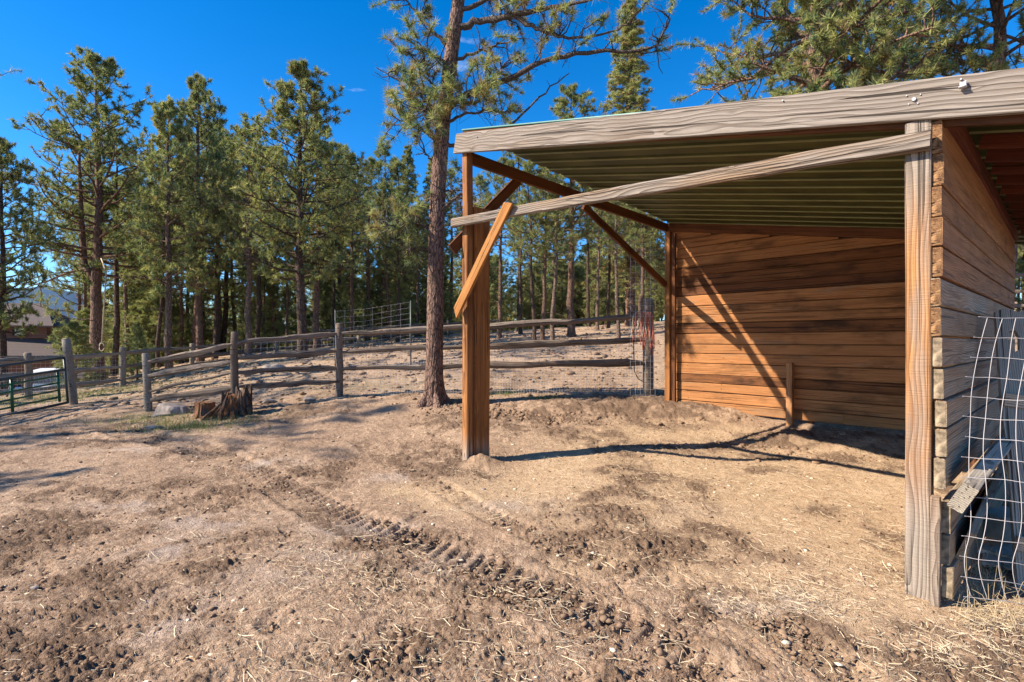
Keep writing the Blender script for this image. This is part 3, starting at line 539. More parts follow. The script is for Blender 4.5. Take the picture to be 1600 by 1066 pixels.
for k, (px, py, Y, top, kd, lb, bm) in enumerate([
 (780, 530, 21, 240, 'slim_c', 'dim pine trunk seen just right of the shelter corner post', M_BARK), (814, 527, 24, 215, 'slim_a', 'dark thick-barked pine with a thin twin, left of the trio of trunks', M_BARK3),
 (836, 532, 17.5, 250, 'slim_b', 'leftmost trunk of the close trio seen through the shelter', M_BARK3), (848, 531, 17.9, 240, 'slim_c', 'middle trunk of the close trio seen through the shelter', M_BARK),
 (862, 531, 17.4, 235, 'slim_b', 'right trunk of the close trio, orange and leaning outward', M_BARK2), (893, 527, 19, 130, 'open_b', 'double-trunked pine whose small crown tops the roof left of the tall fir', M_BARK),
 (934, 520, 24, 250, 'slim_a', 'pine with pale split base seen through the shelter', M_BARK2), (966, 528, 16.8, 265, 'slim_c', 'pale sunlit thick trunk seen through shelter by the red rope', M_BARK2),
 (950, 518, 25, 240, 'slim_a', 'dark trunk just left of the pale sunlit trunk', M_BARK3), (1001, 512, 23, 240, 'slim_b', 'slim pine behind the draped red rope', M_BARK),
 (920, 516, 30, 260, 'slim_c', 'thin far pine left of the split-base pine', M_BARK3), (985, 512, 31, 250, 'far_a', 'shadowy pine behind the pale sunlit trunk', M_BARK3)]):
    ptree(kd, px, py, Y, top, lb, barkm=bm, yaw=0 if k == 4 else None)
ptree('fir_b', 983, 516, 26, -8, 'tall narrow fir standing up above the shelter roof', name='fir_tree', sx=1.45)
tree('near_a', 7.45, 13, 15.5, .4, 'large pine over the roof with reddish trunk, left of two')
tree('near_b', 13.6, 15, 15.5, 2.4, 'large pine over the roof, right of the two above the roof beam')
tree('near_b', 10.6, 16.5, 13.5, 4.1, 'pale green pine filling the gap between the two large roofline pines')
ptree('far_b', 1600, 480, 21, 330, 'leafy green pine glimpsed behind the shelter beside its end wall')
ptree('young', 1592, 480, 17.5, 400, 'small bushy pine glimpsed low behind the end wall', sx=1.2)
tree('sparse', -13.9, 10.9, 14.5, 1.2, 'pine beside the gate whose branch tips hang in the top corner')
for k, (x, y, H) in enumerate([(-17.5, 5.0, 13), (-20.5, 6.6, 14), (-15.5, 3.2, 9), (-16.6, 14.2, 13), (-20.5, 17.5, 15)]):
    tree('sparse', x, y, H, k*1.3, ['tall pine outside the yard casting shade by the gate', 'second tall pine beyond the yard casting shade', 'shorter pine outside the yard near the gate', 'pine beyond the gate shading the paddock', 'tall pine below the house shading the paddock'][k])
n = 0; slimr = random.Random(11)
sl = [(128, 586, 27), (196, 580, 26), (232, 578, 30), (246, 575, 24), (284, 570, 27), (292, 572, 33), (336, 560, 25), (366, 556, 33), (404, 552, 26), (418, 550, 34), (448, 550, 27), (520, 548, 27), (535, 546, 33), (574, 545, 28), (598, 543, 31), (610, 541, 26), (650, 538, 29), (140, 590, 32)]
near_to = ['left of the forked pine', 'between forked pine and bright green pine', 'left of the bright green pine', 'touching the bright green pine', 'right of the bright green pine', 'behind the thin leaning pine', 'right of the tall pointed pine', 'left of the pinkish-barked pine', 'right of the pinkish-barked pine', 'halfway to the broad dark pine', 'left beside the broad dark pine', 'right of the broad dark pine', 'farther right of the broad dark pine', 'before the tall wire panel start', 'behind the middle of the wire panel', 'beside the dark trunk behind the wire panel', 'just left of the yard pine', 'farther left behind the forked pine']
for (px, py, Y), nt_ in zip(sl, near_to):
    b_ = slimr.randrange(3); ptree(slimr.choice(['slim_a', 'slim_b', 'slim_c']), px, py, Y, slimr.uniform(215, 320), f'thin {["brown", "pale", "dark"][b_]}-trunked pine {nt_}', barkm=[M_BARK, M_BARK2, M_BARK3][b_])
# the forest further back
frand = random.Random(5); placed = []
marks = [(-.80, 'brown house'), (-.70, 'forked pine with the rope'), (-.74, 'slim pine by the house corner'), (-.66, 'slim dark pine right of the rope'), (-.62, 'bright green low-boughed pine'), (-.55, 'leaning thin pine'), (-.48, 'pinkish-barked pine'), (-.44, 'gap left of the broad dark pine'), (-.40, 'broad dark pine'), (-.35, 'reddish trunk by the broad dark pine'), (-.32, 'second rail post'), (-.24, 'tall wire panel'),
         (-.17, 'pointed firs'), (-.08, 'lone yard pine'), (.0, 'shelter corner post'), (.08, 'close trio of trunks'), (.16, 'double-trunked pine'), (.24, 'pale sunlit trunk'), (.34, 'shelter lining planks'), (.9, 'shelter end wall')]
def farlabel(kindw, a, H, b, Y):
    m = min(marks, key=lambda q: abs(q[0]-a))[1]; size = 'tall' if H > 11 else 'shorter'; bk = ['brown-barked', 'pale-barked', 'dark-barked'][b]
    dist = 'far behind' if Y < 48 else 'deep in the wood behind'
    return (f'{size} {bk} {kindw} {dist} the {m}', f'background trees behind the {m}')
n = 0
while n < 165:
    Y = frand.uniform(27, 85); a = frand.uniform(-.93, 1.15); X = a*Y
    if a < -.78 or (-.05 < a < .36 and Y < 36): continue
    if any((X-p[0])**2+(Y-p[1])**2 < 3.2 for p in placed): continue
    placed.append((X, Y)); n += 1
    H = frand.uniform(8.5, 13.5) if a < .12 else frand.uniform(7, 10); kd = frand.choice(['far_a', 'far_b', 'far_b', 'slim_a', 'slim_c'] if Y < 50 else ['far_b', 'far_a'])
    if -.30 < a < -.16: H = min(H, 9.5)
    lb, g_ = farlabel('pine', a, H, n % 3, Y); tree(kd, X, Y, H, frand.uniform(0, 6.28), lb, g_, barkm=[M_BARK, M_BARK2, M_BARK3][n % 3])
n = 0
while n < 60:
    Y = frand.uniform(25, 50); a = frand.uniform(-.76, .34); X = a*Y; n += 1
    if a > -.12 and Y < 38: continue
    H = frand.uniform(2.8, 6.5); m = min(marks, key=lambda q: abs(q[0]-a))[1]; sz = 'knee-high bushy' if H < 4 else 'half-grown bushy'
    tree('young', X, Y, H, frand.uniform(0, 6.28), f'{"low" if H < 4.5 else "half-grown"} bushy pine {"beyond" if Y > 36 else "not far behind"} the {m}', f'young pines behind the {m}', sx=1.25)

n = 0
while n < 46:
    Y = frand.uniform(40, 80); a = frand.uniform(-.16, .36); X = a*Y; n += 1; kd = frand.choice(['young', 'young', 'far_b']); m = min(marks, key=lambda q: abs(q[0]-a))[1]; H = frand.uniform(5, 8.5)
    tree(kd, X, Y, H, frand.uniform(0, 6.28), f'{"small" if H < 5.9 else "middling" if H < 7.2 else "large"} dense {"wide" if kd == "young" else "upright"} pine low in the deep wood behind the {m}', f'deep wood pines behind the {m}', sx=1.3)

# the lone pine in the yard
def yard_pine():
    global rng; keep = rng; rng = np.random.default_rng(77)
    Y = 9.0; x0, y0, _ = at(678, 630, Y); z0 = gz(x0, y0); t = thing('pine_tree', 'lone pine in the yard with bare plated trunk left of the shelter corner', 'tree', (x0, y0, z0))
    path = [(678, 640, 9), (678, 600, 9), (680, 500, 9), (681, 400, 9), (684, 300, 9), (692, 190, 9), (706, 80, 9), (719, -20, 9), (728, -140, 9), (738, -300, 9), (742, -470, 9)]
    P = np.array([at(*q) for q in path]); s = np.linspace(0, len(P)-1, 150); Q = np.c_[[np.interp(s, range(len(P)), P[:, k]) for k in range(3)]].T
    h = Q[:, 2]-z0; rad = np.interp(h, [-.2, 0, .18, .6, 2, 4, 6, 9, 12], [.27, .21, .155, .137, .128, .118, .105, .075, .02])
    n = 72; V, F = tube_arrays(Q, rad, n); th = np.tile(np.arange(n)/n*2*np.pi, len(Q)); hh = np.repeat(h, n); rr = np.repeat(rad, n)
    # bark plates: real relief
    w1 = pn(th*3+hh*.3, hh*2.2, 3); e = np.abs(pn(th*4.2+w1*.8, hh*3.4+w1, 5)); plate = sstep(.02, .16, e); rel = .016*plate+.008*pn(th*14, hh*16, 6)
    fl = np.exp(-np.maximum(hh, 0)/.16)*(.12*np.maximum(0, np.cos(th*5+1)))
    ax = np.repeat(Q, n, 0); d = V-ax; d /= np.linalg.norm(d, axis=1, keepdims=True); V = ax+d*(rr+rel+fl-.008)[:, None]
    link('trunk', np_mesh('trunk', V-P[0], F, True), t, Matrix.Translation(Vector(P[0])), M_BARKH)
    B = [([(712, 48, 9), (745, 32, 8.9), (800, 24, 8.6), (850, 14, 8.3), (905, 4, 8.0), (960, -12, 7.8)], .062, 1., 9), ([(805, 26, 8.6), (835, 42, 8.5), (865, 55, 8.4), (905, 62, 8.3), (960, 48, 8.2), (1000, 30, 8.1)], .035, .5, 6),
         ([(692, 170, 9), (730, 146, 8.9), (790, 126, 8.7), (855, 94, 8.5), (930, 80, 8.3), (1000, 80, 8.1), (1025, 72, 8.0), (1047, 30, 8.0)], .055, .38, 7), ([(708, 95, 9), (745, 82, 8.9), (780, 68, 8.8), (815, 61, 8.7)], .03, .35, 3),
         ([(690, 226, 9), (722, 227, 9.1), (765, 216, 9.2), (805, 190, 9.2), (845, 148, 9.2), (890, 114, 9.2)], .035, 0, 0), ([(690, 155, 9), (668, 122, 8.9), (640, 84, 8.8)], .026, .15, 1), ([(686, 152, 9), (640, 130, 9.1), (620, 124, 9.1), (588, 106, 9.1)], .026, .35, 3),
         ([(706, 78, 9), (675, 48, 9), (648, 18, 9.2), (625, -8, 9.3)], .036, 1., 6), ([(682, 220, 9), (655, 200, 8.9), (620, 186, 8.8)], .03, 1, 5), ([(686, 336, 9), (702, 318, 8.9), (724, 300, 8.8), (732, 262, 8.7)], .04, .3, 3),
         ([(674, 358, 9), (640, 348, 8.8), (606, 352, 8.7)], .03, 1.4, 7), ([(674, 392, 9), (650, 386, 8.9), (628, 394, 8.9)], .022, .5, 2), ([(690, 180, 9), (664, 160, 8.8), (636, 150, 8.6)], .035, 1.6, 8), ([(692, 178, 9), (716, 158, 8.7), (738, 150, 8.4)], .035, 1.4, 7),
         ([(700, 105, 9), (676, 84, 8.8), (652, 72, 8.7)], .03, 1.4, 7), ([(716, 20, 9), (760, 0, 8.8), (820, -14, 8.5), (880, -30, 8.2)], .04, 1.1, 8), ([(690, 200, 9), (720, 180, 8.8), (760, 172, 8.6), (790, 176, 8.5)], .028, .8, 5),
         ([(690, 185, 9), (676, 170, 8.6), (662, 172, 8.2)], .03, 1.6, 8), ([(735, 148, 8.9), (760, 128, 8.7), (785, 104, 8.6)], .026, 1.6, 7), ([(720, -10, 9), (690, -40, 9), (650, -60, 9)], .04, 1, 7), ([(722, -60, 9), (770, -90, 9), (840, -110, 9)], .05, 1, 8),
         ([(726, -120, 9), (690, -160, 9), (640, -170, 9)], .04, 1, 8), ([(730, -180, 9), (780, -210, 9), (830, -220, 9)], .04, 1, 8), ([(690, 300, 9), (706, 296, 8.9), (722, 316, 8.8)], .02, .2, 2), ([(676, 250, 9), (664, 240, 9), (650, 243, 9)], .015, .1, 1)]
    acc = Acc(); tf = []
    for pts, r0, dens, ntw in B:
        G = np.array([at(*q) for q in pts]); s = np.linspace(0, len(G)-1, len(G)*4); G = np.c_[[np.interp(s, range(len(G)), G[:, k]) for k in range(3)]].T; G[1:-1] += rng.normal(0, .013, G[1:-1].shape)
        acc.tube(G, r0*np.linspace(1, .16, len(G))+.003, 8, .08); m = len(G)-1; Ln = np.linalg.norm(G[-1]-G[0])
        if dens <= 0:
            for k in range(5): i = rng.integers(m//3, m); d = unit(G[i]-G[i-1]+rng.normal(0, .5, 3)*.1); acc.tube([G[i], G[i]+unit(d+rng.normal(0, .6, 3))*.12], [.006, .003], 3)
            continue
        for k in range(int(ntw*2.6)):
            q = m*(.25+.75*rng.random()); i = min(int(q), m-1); p = G[i]+(G[i+1]-G[i])*(q-i); a = unit(G[i+1]-G[i]); sd_ = unit(np.cross(a, rng.normal(0, 1, 3)))
            sub = []; grow(acc, p, unit(a*.6+sd_+np.array([0, 0, .2])), rng.uniform(.25, .62), .011, sub, 1, tl=3, tsz=.15, wig=.3, lift=.4)
            if rng.random() < dens: tf += sub
            for _ in range(2): acc.tube([p, p+unit(sd_+rng.normal(0, .5, 3))*rng.uniform(.1, .35), p+unit(sd_+rng.normal(0, .5, 3)+[0, 0, .3])*rng.uniform(.3, .5)], [.006, .004, .002], 3)
    link('limbs', acc.mesh('limbs', True), t, None, bark('grey_limb_bark', (.13, .10, .085), (.04, .03, .026), 2.5, (.2, .16, .14)))
    me = needle_mesh('crown', [q[0] for q in tf], [q[1] for q in tf], [q[2] for q in tf], 44, .005, .24, tone=1.6, spread=.9); link('crown', me, t, None, M_NEEDLE)
    rng = keep
yard_pine()

# rope swing on the forked pine
p = at(166, 425, 21.4); q = at(159, 536, 21.2)
rs = thing('rope_swing', 'pale hanging rope with a loop at its end beside the forked pine trunk', 'rope', q)
tube('rope', [at(158, 404, 21.7), p, q], .024, M_TAN, rs, 6)
lp = [(q[0]+.10*math.sin(a), q[1], q[2]-.16-.16*math.cos(a)) for a in np.linspace(0, 2*math.pi, 13)]
tube('loop', lp, .022, M_TAN, rs, 6, cap=False)

# ---------------------------------------------------------------- the shelter
def ztrim(u): return CH+2.21-.2136*u+.225+.062-.017*u
def zroof(u, v): return ztrim(u)-.035+v*(-.0811-.004+u*.0105)
def zbeam(u): return CH+2.21-.2136*u        # underside of the front beam
shed = thing('horse_shelter', 'open timber shelter with sloping green metal roof on brown posts', 'shelter', (SO.x, SO.y, 0))
beam('front_beam', sp(-.07, -.02, zbeam(-.07)+.112), sp(5.3, -.02, zbeam(5.3)+.112), .045, .225, M_GREYBM, shed, segs=14, jit=.0022, ch=.006, cuts=(.05, 0), label='silver weathered front beam with swirling grain')
beam('rafter', sp(-.02, .045, ztrim(-.02)-.125), sp(5.3, .045, ztrim(5.3)-.125), .045, .225, M_DARKBM, shed, segs=8)
beam('nailer', sp(.02, .095, zroof(0, .1)-.03), sp(5.3, .095, zroof(5.3, .1)-.03), .04, .04, M_DARKBM, shed, segs=4)
for u, z0, z1, w1 in ((2.0, .0, 0, 0),): pass
# bolts, screws and a bracket on the front beam
def disc(name, u, dz, r, parent, mat=M_ZINC, th=.01):
    a = Acc(); n = 10; c = sp(u, -.0445, zbeam(u)+dz); P = [np.array(c), np.array(c)-np.array(Vv)*th]; V, F = tube_arrays(P, [r, r*.75], n)
    f = [tuple(q) for q in F]+[tuple(range(n, 2*n)), tuple(range(n-1, -1, -1))]; o = link(name, mesh(name, V-P[0], f), parent, Matrix.Translation(Vector(P[0])), mat); return o
fb = shed.children[0]
disc('bolt', 4.34, .115, .013, fb)
for du, dz in ((-.035, .14), (.03, .14), (-.025, .09), (.018, .09)): disc('screw', 4.34+du, dz, .0045, fb, th=.005)
disc('screw', 3.62, .19, .005, fb); disc('screw', 4.55, .2, .006, fb); disc('screw', .35, .16, .008, fb)
br = Acc(); c0 = sp(4.56, -.055, zbeam(4.56)+.165); Rm = np.array([list(U), list(Vv), [0, 0, 1]]).T
br.box(c0, (.03, .006, .035), Rm).box(np.array(c0)-np.array(Vv)*.012+np.array([0, 0, -.014]), (.035, .03, .005), Rm).box(np.array(c0)-np.array(Vv)*.008+np.array(U)*.012, (.005, .02, .03), Rm)
link('bracket', br.mesh('bracket'), fb, None, simple('white_clip', (.5, .48, .48), .5, 0, .05))
# roof: ribbed sheets, ribs running down the fall
def roof_sheet(v0, v1, ul=.04, ur=5.35):
    pitch = .3048; prof = []; v = v0
    while v < v1-1e-6:
        for a, h in ((0, 0), (.10, 0), (.12, .036), (.16, .036), (.18, 0), (.186, -.012), (.198, -.012), (.204, 0)):
            if v+a < v1: prof.append((v+a, h))
        v += pitch
    prof.append((v1, 0)); us = np.linspace(ul, ur, 9); V = []
    for h0 in (0, .004):
        for u in us:
            for (vv, h) in prof: V.append(tuple(sp(u, vv, zroof(u, vv)+h+h0)))
    n = len(prof); m = len(us); f = []
    for s in range(2):
        o = s*n*m
        for i in range(m-1):
            for j in range(n-1):
                q = o+i*n+j; f.append((q, q+1, q+n+1, q+n) if s == 0 else (q, q+n, q+n+1, q+1))
    for j in range(n-1): f.append((j, n*m+j, n*m+j+1, j+1)); q = (m-1)*n+j; f.append((q, q+1, q+n*m+1, q+n*m))
    for i in range(m-1): f.append((i*n, (i+1)*n, (i+1)*n+n*m, i*n+n*m)); q = i*n+n-1; f.append((q, q+n*m, q+n+n*m, q+n))
    me = mesh('roof_sheet', V, f); me.materials.append(M_OLIVE); me.materials.append(M_OLIVE_LIT)
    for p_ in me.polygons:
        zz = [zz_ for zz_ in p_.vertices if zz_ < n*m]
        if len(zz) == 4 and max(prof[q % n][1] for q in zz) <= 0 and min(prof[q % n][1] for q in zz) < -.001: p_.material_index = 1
    return me
v = .02
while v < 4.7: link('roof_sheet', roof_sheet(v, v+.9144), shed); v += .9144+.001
tr = Acc(); tv = []
for u in (0., 5.35):
    for v_, dz in ((.012, -.014), (.008, .003), (.16, .003), (.16, 0), (.014, 0), (.018, -.014)): tv.append(tuple(sp(u, v_, ztrim(u)+dz)))
tr.add(tv, [[i, (i+1) % 6, 6+(i+1) % 6, 6+i] for i in range(6)])
link('roof_trim', tr.mesh('roof_trim'), shed, None, M_TEAL)
VD = 4.56; UW = 4.44
beam('side_beam', sp(.02, .07, CH+2.25-.07), sp(.02, VD, CH+2.05-.07), .05, .14, M_DARKBM, shed, segs=6)
hdr = beam('header', sp(0, VD-.06, CH+1.99), sp(4.4, VD-.06, CH+1.99-.178*4.4), .05, .14, M_DARKBM, shed, segs=6)
beam('top_plate', sp(UW+.02, .06, zroof(UW, 0)-.075), sp(UW+.02, VD, zroof(UW, VD)-.055), .05, .12, M_RED, shed, segs=4)
# posts
def post(u, v, z0, z1, a, b, mat, label=None, segs=6, name='post', dx=0): o = beam(name, sp(u, v, z0), sp(u+dx, v, z1), a, b, mat, shed, up=tuple(Vv), segs=segs, jit=.003, label=label); return o
zt = zbeam(0)
post(.05, .055, -.25, zt-.002, .095, .09, M_ORANGE, 'amber corner post with pale foot')
post(.06, .245, -.25, zt-.62, .06, .25, M_ORANGE)
post(.085, .110, -.25, zt-.66, .03, .022, M_DARKBM, name='spacer')
post(4.352, .03, -.25, zbeam(4.352)-.002, .122, .10, M_RPOST, 'corner post worn grey at head and foot, amber between')
post(4.438, -.035, -.05, .62, .042, .05, M_RPOST, name='post_scab')
post(.05, VD-.05, -.1, CH+2.05-.145, .10, .10, M_ORANGE)
post(.19, VD-.11, -.1, CH+1.85, .06, .05, M_DARKBM, name='stud')
post(2.08, VD-.14, gz(4, 8)-.1, CH-.32, .085, .09, M_SIDETOP, name='short_post')
beam('pole_rail', sp(-.06, -.075, CH+1.385), sp(4.42, -.055, CH+1.14), .055, .102, M_RAIL, shed, segs=14, jit=.0035, ch=.012, taper=1.04, sag=-.012, label='long weathered pole rail across the open front')
beam('brace', sp(.0, -.075, CH+.33), sp(.98, -.135, CH+1.42), .035, .115, M_ORANGE2, shed, up=tuple(U), segs=3, cuts=(-.6, .5))
beam('brace', sp(-.05, -.10, CH+1.07), sp(-.02, .95, CH+2.10), .035, .13, M_DARKBM, shed, segs=2, label='wide dark brace under the open side')
beam('brace', sp(.0, 2.25, CH+1.98), sp(.03, VD-.12, CH+.98), .04, .11, M_DARKBM, shed, segs=2)
# back wall of planks
def holder(name, parent, M):
    o = bpy.data.objects.new(name, None); C.objects.link(o); o.parent = parent; W[o] = M; o.matrix_basis = W[parent].inverted() @ M; return o
bw = holder('back_wall', shed, Matrix.Translation(sp(2.2, VD, .4)))
for u_, h_ in ((1.0, 1.1), (2.3, .95), (3.5, .8)): beam('batten', sp(u_, VD+.055, CH-1.2), sp(u_, VD+.055, CH+h_), .05, .08, M_DARKBM, bw, up=tuple(U), segs=2)
z = CH-1.16; k = 0
while z < CH+1.9:
    h = random.choice([.14, .165, .165, .185, .15]); zt_ = z+h
    def uend(zz): return min(4.40, (CH+2.0-zz)/.178)
    ue = uend(zt_-.06)
    if ue > .5:
        slope = random.uniform(-.006, .006); mt = M_PANEL2 if random.random() < (.4 if z > CH+.75 else .08) else M_PANEL
        if k == 12: mt = M_DARKBM
        cut = random.choice([None, None, None, ue*.62]) if ue > 3 else None
        a0 = .06; spans = [(a0, ue)] if cut is None else [(a0, cut-.002), (cut+.002, ue)]
        for (ua, ub) in spans:
            pr = random.uniform(-.004, .006); beam('plank', sp(ua, VD+pr, (z+zt_)/2+slope), sp(ub, VD+pr, (z+zt_)/2-slope), .038, h-random.choice([.007, .009, .012]), mt, bw, segs=3, jit=.0018, ch=.007)
        if ue > .6: beam('gap_blocking_strip', sp(.08, VD+.034, zt_), sp(uend(zt_+.03)-.02, VD+.034, zt_), .018, .036, M_PANEL2, bw, segs=1)  # dark strip added behind each joint to darken the gap and block light
    z = zt_; k += 1
# end wall of thick planks, their sawn ends to the front
a = Acc()
for q in range(26):
    u_ = random.choice([.4, 1.0, 2.3, 3.5]); z_ = random.uniform(CH-1.0, CH+1.2-.17*u_); c_ = sp(u_+random.uniform(-.02, .02), VD-.026, z_); a.tube([c_, c_-Vv*.006], [.006, .005], 6)
link('nail_heads', a.mesh('nail_heads'), bw, None, simple('rusty_nail', (.12, .07, .05), .7, .3, .3), 'stuff')
ew = holder('end_wall', shed, Matrix.Translation(sp(UW, 2.2, .1)))
for v_ in (2.0, 3.4): beam('batten', sp(UW-.06, v_, .2), sp(UW-.06, v_, 2.55), .04, .09, M_DARKBM, ew, up=tuple(Vv), segs=2)
ends = [(190, 241, 0), (241, 291, 0), (292, 339, -.002), (340, 385, -.004), (386, 433, -.004), (435, 479, -.006), (480, 526, -.006), (528, 574, -.002), (576, 624, .002), (626, 668, .012), (669, 713, .018), (714, 762, .01), (783, 831, .035), (832, 879, .03), (880, 929, .045)]
for k, (ya, yb, off) in enumerate(ends):
    za = CH-(ya-533)/FPX*3.06; zb = CH-(yb-533)/FPX*3.06; uo = UW+off+random.uniform(-.002, .002); v0 = .0+random.uniform(-.012, .012)
    va = VD-.02 if k < 12 else VD*random.uniform(.7, .95)
    if k in (5, 6):                        # split board ends
        m = (za+zb)/2; q = beam('plank', sp(uo, v0, m), sp(uo, va, m), .05, za-zb-.004, M_SIDE, ew, segs=4, jit=.003, ch=.008)
    else: q = beam('plank', sp(uo, v0, (za+zb)/2), sp(uo+(.02 if k > 8 else 0), va, (za+zb)/2+(.05 if k in (12, 14) else 0)), .052, za-zb-random.uniform(.003, .008), M_SIDETOP if k < 5 else M_SIDE, ew, segs=4, jit=.003, ch=.005)
    # the sawn end, a rough cap standing a hair proud
    c = sp(uo, v0-.003, (za+zb)/2); n = 5; m2 = 3; Vx = []; f = []
    for i in range(n+1):
        for j in range(m2+1):
            hh = (i/n-.5)*(za-zb-.012); ww = (j/m2-.5)*.046; e = 0 if i in (0, n) or j in (0, m2) else 1
            p_ = sp(uo+ww+random.uniform(-.001, .001), v0-.002-e*random.uniform(.0, .0035), (za+zb)/2+hh+random.uniform(-.003, .003)); Vx.append(tuple(p_-c))
    for i in range(n):
        for j in range(m2): b = i*(m2+1)+j; f.append((b, b+1, b+m2+2, b+m2+1))
    if k == 0: M_END = endgrain(); M_END2 = simple('grey_end_grain', (.24, .18, .115), .95, 0, .75, 26, .008)
    link('sawn_end', mesh('sawn_end', Vx, f), q, Matrix.Translation(c), M_END if k < 7 else M_END2)
# red-brown joists under the next bay
for k in range(11):
    v = .85+k*.33; beam('joist', sp(UW+.10, v, zroof(UW+.1, v)-.06), sp(5.3, v, zroof(5.3, v)-.06), .04, .09, M_RED, shed, segs=1)
beam('header', sp(UW+.1, VD-.05, zroof(UW, VD)-.26), sp(5.3, VD-.05, zroof(5.3, VD)-.26), .05, .16, M_DARKBM, shed, segs=2)
post(5.2, .05, -.2, zbeam(5.2), .1, .1, M_ORANGE); post(5.2, VD-.05, -.2, zroof(5.2, VD)-.02, .1, .1, M_ORANGE)

# ---------------------------------------------------------------- fences
def rpost(name, base, top, r, mat, parent):
    b = np.array(base); t = np.array(top); b2 = b+(b-t)*.2; P = [b2+(t-b2)*s for s in np.linspace(0, 1, 7)]; P[-1] = P[-1]+(t-b)*.0
    P = np.array(P)+rng.normal(0, .004, (7, 3)); P = np.vstack([P, P[-1]+(t-b)/np.linalg.norm(t-b)*.012]); return tube(name, P, [r, r, r, r*.98, r*.97, r*.96, r*.96, r*.7], mat, parent, 10, .06)
def rail(a, b, mat, parent, h=.095, sag=.0, segs=9):
    a, b = Vector(a), Vector(b); M, Ln = frame(a, b); v = []; f = []; n = 8; ph = random.uniform(0, 6.28); wob = [(random.gauss(0, .005), random.gauss(0, .006)) for _ in range(segs+1)]; wob = [(w_[0]+.007*math.sin(ph+i_*.7), w_[1]+.007*math.sin(ph*2+i_*.8)) for i_, w_ in enumerate(wob)]
    fac = [random.uniform(.75, 1.15) for _ in range(n)]
    for i in range(segs+1):
        t = i/segs; tap = .55+.45*min(1, min(t, 1-t)*9); k = h/2*tap*(1+.15*math.sin(ph+t*7))
        for j in range(n):
            an = 2*math.pi*j/n+ph*.1; q = k*fac[j]*random.uniform(.92, 1.08); v.append((t*Ln, q*.62*math.cos(an)+wob[i][0], q*1.05*math.sin(an)+wob[i][1]-sag*4*t*(1-t)))
    for i in range(segs):
        for j in range(n): m = (j+1) % n; f.append((i*n+j, i*n+n+j, i*n+n+m, i*n+m))
    f.append(tuple(range(n))); f.append(tuple(range(segs*n+n-1, segs*n-1, -1))); return link('rail', mesh('rail', v, f), parent, M, mat)
def wires(name, a0, a1, z0, z1, dh, dv, r, mat, parent, wav=.004, zb=None):
    """woven wire between two ground points; each end has its own bottom and top height"""
    acc = Acc(); Ln = math.dist(a0, a1); nh = int((z1-z0)/dh)+1; nv = int(Ln/dv)+1; m = max(3, int(Ln/.4)+2)
    def P(t, z): return np.array([a0[0]+(a1[0]-a0[0])*t, a0[1]+(a1[1]-a0[1])*t, z+(zb or 0)*t])
    for i in range(nh+1): zz = z0+(z1-z0)*i/nh; acc.tube([P(t, zz)+rng.normal(0, wav, 3) for t in np.linspace(0, 1, m)], r, 3)
    for i in range(nv+1): t = i/nv; acc.tube([P(t, z0+(z1-z0)*s)+rng.normal(0, wav*.5, 3) for s in (0, .5, 1)], r, 3)
    return link(name, acc.mesh(name), parent, None, mat, 'stuff')
fA = at(530, 618, 9.7); fS = at(1013, 614, 9.78); fH = at(747, 616, 9.72); fB = at(367, 640, 9.05); fC = at(232, 643, 9.3)
fence = thing('split_rail_fence', 'weathered split rail fence with woven wire from the shelter to the yard corner', 'fence', fA)
for b, top, r, mt in ((fA, at(530, 507, 9.7), .068, M_FENCE), (fS, at(1013, 468, 9.78), .095, M_FENCE), (fH, at(747, 500, 9.72), .07, M_FENCE), (fB, at(366, 520, 9.05), .066, M_FENCE), (fC, at(227, 553, 9.3), .062, M_FPALE)): rpost('post', b, top, r, mt, fence)
for (a, b) in (((534, 522), (742, 510)), ((534, 550), (742, 541)), ((534, 576), (742, 571))): rail(at(a[0], a[1], 9.66), at(b[0], b[1], 9.70), M_FENCE, fence)
for (a, b) in (((742, 513), (1006, 494)), ((742, 543), (1006, 531)), ((742, 571), (1006, 567))): rail(at(a[0], a[1], 9.70), at(b[0], b[1], 9.72), M_FENCE, fence, .11)
for (a, b) in (((370, 536), (527, 521)), ((372, 560), (527, 549)), ((372, 583), (527, 574)), ((372, 604), (527, 597))): rail(at(a[0], a[1], 9.02), at(b[0], b[1], 9.66), M_FENCE, fence)
for (a, b, h) in (((232, 566), (364, 539), .09), ((232, 587), (364, 565), .09), ((234, 611), (364, 582), .05), ((236, 625), (364, 606), .11)): rail(at(a[0], a[1], 9.25), at(b[0], b[1], 9.0), M_FENCE, fence, h)
wires('woven_wire', fA, fH, .53, 1.35, .05, .05, .0018, M_METAL, fence, zb=.0); wires('woven_wire', fH, fS, .55, 1.45, .05, .05, .0020, M_METAL, fence)
wires('woven_wire', at(985, 614, 9.4), at(1024, 614, 9.35), .55, 3.2, .10, .10, .0016, M_METAL, fence)
wires('woven_wire', fB, fA, .45, 1.45, .10, .10, .001, M_METAL, fence, zb=.1)
gd = [at(45, 625, 12.6), at(192, 605, 14.8), at(300, 578, 19), at(432, 562, 21.5), at(560, 552, 23)]
fence2 = thing('split_rail_fence', 'pale three-rail fence running behind the green gate and up the slope', 'fence', gd[1])
tops = [at(44, 552, 12.6), at(192, 543, 14.8), at(300, 537, 19), at(432, 530, 21.5), at(560, 525, 23)]
for a, b in zip(gd, tops): rpost('post', a, b, .08, M_FPALE, fence2)
for i in range(4):
    for f in (.86, .52, .20): a = np.array(gd[i])+(np.array(tops[i])-gd[i])*f; b = np.array(gd[i+1])+(np.array(tops[i+1])-gd[i+1])*f; rail(a, b, M_FPALE if i < 2 else M_FENCE, fence2, .11 if i < 2 else .13, segs=6)
aL = at(-60, 632, 11.5); tL = at(-60, 556, 11.5)
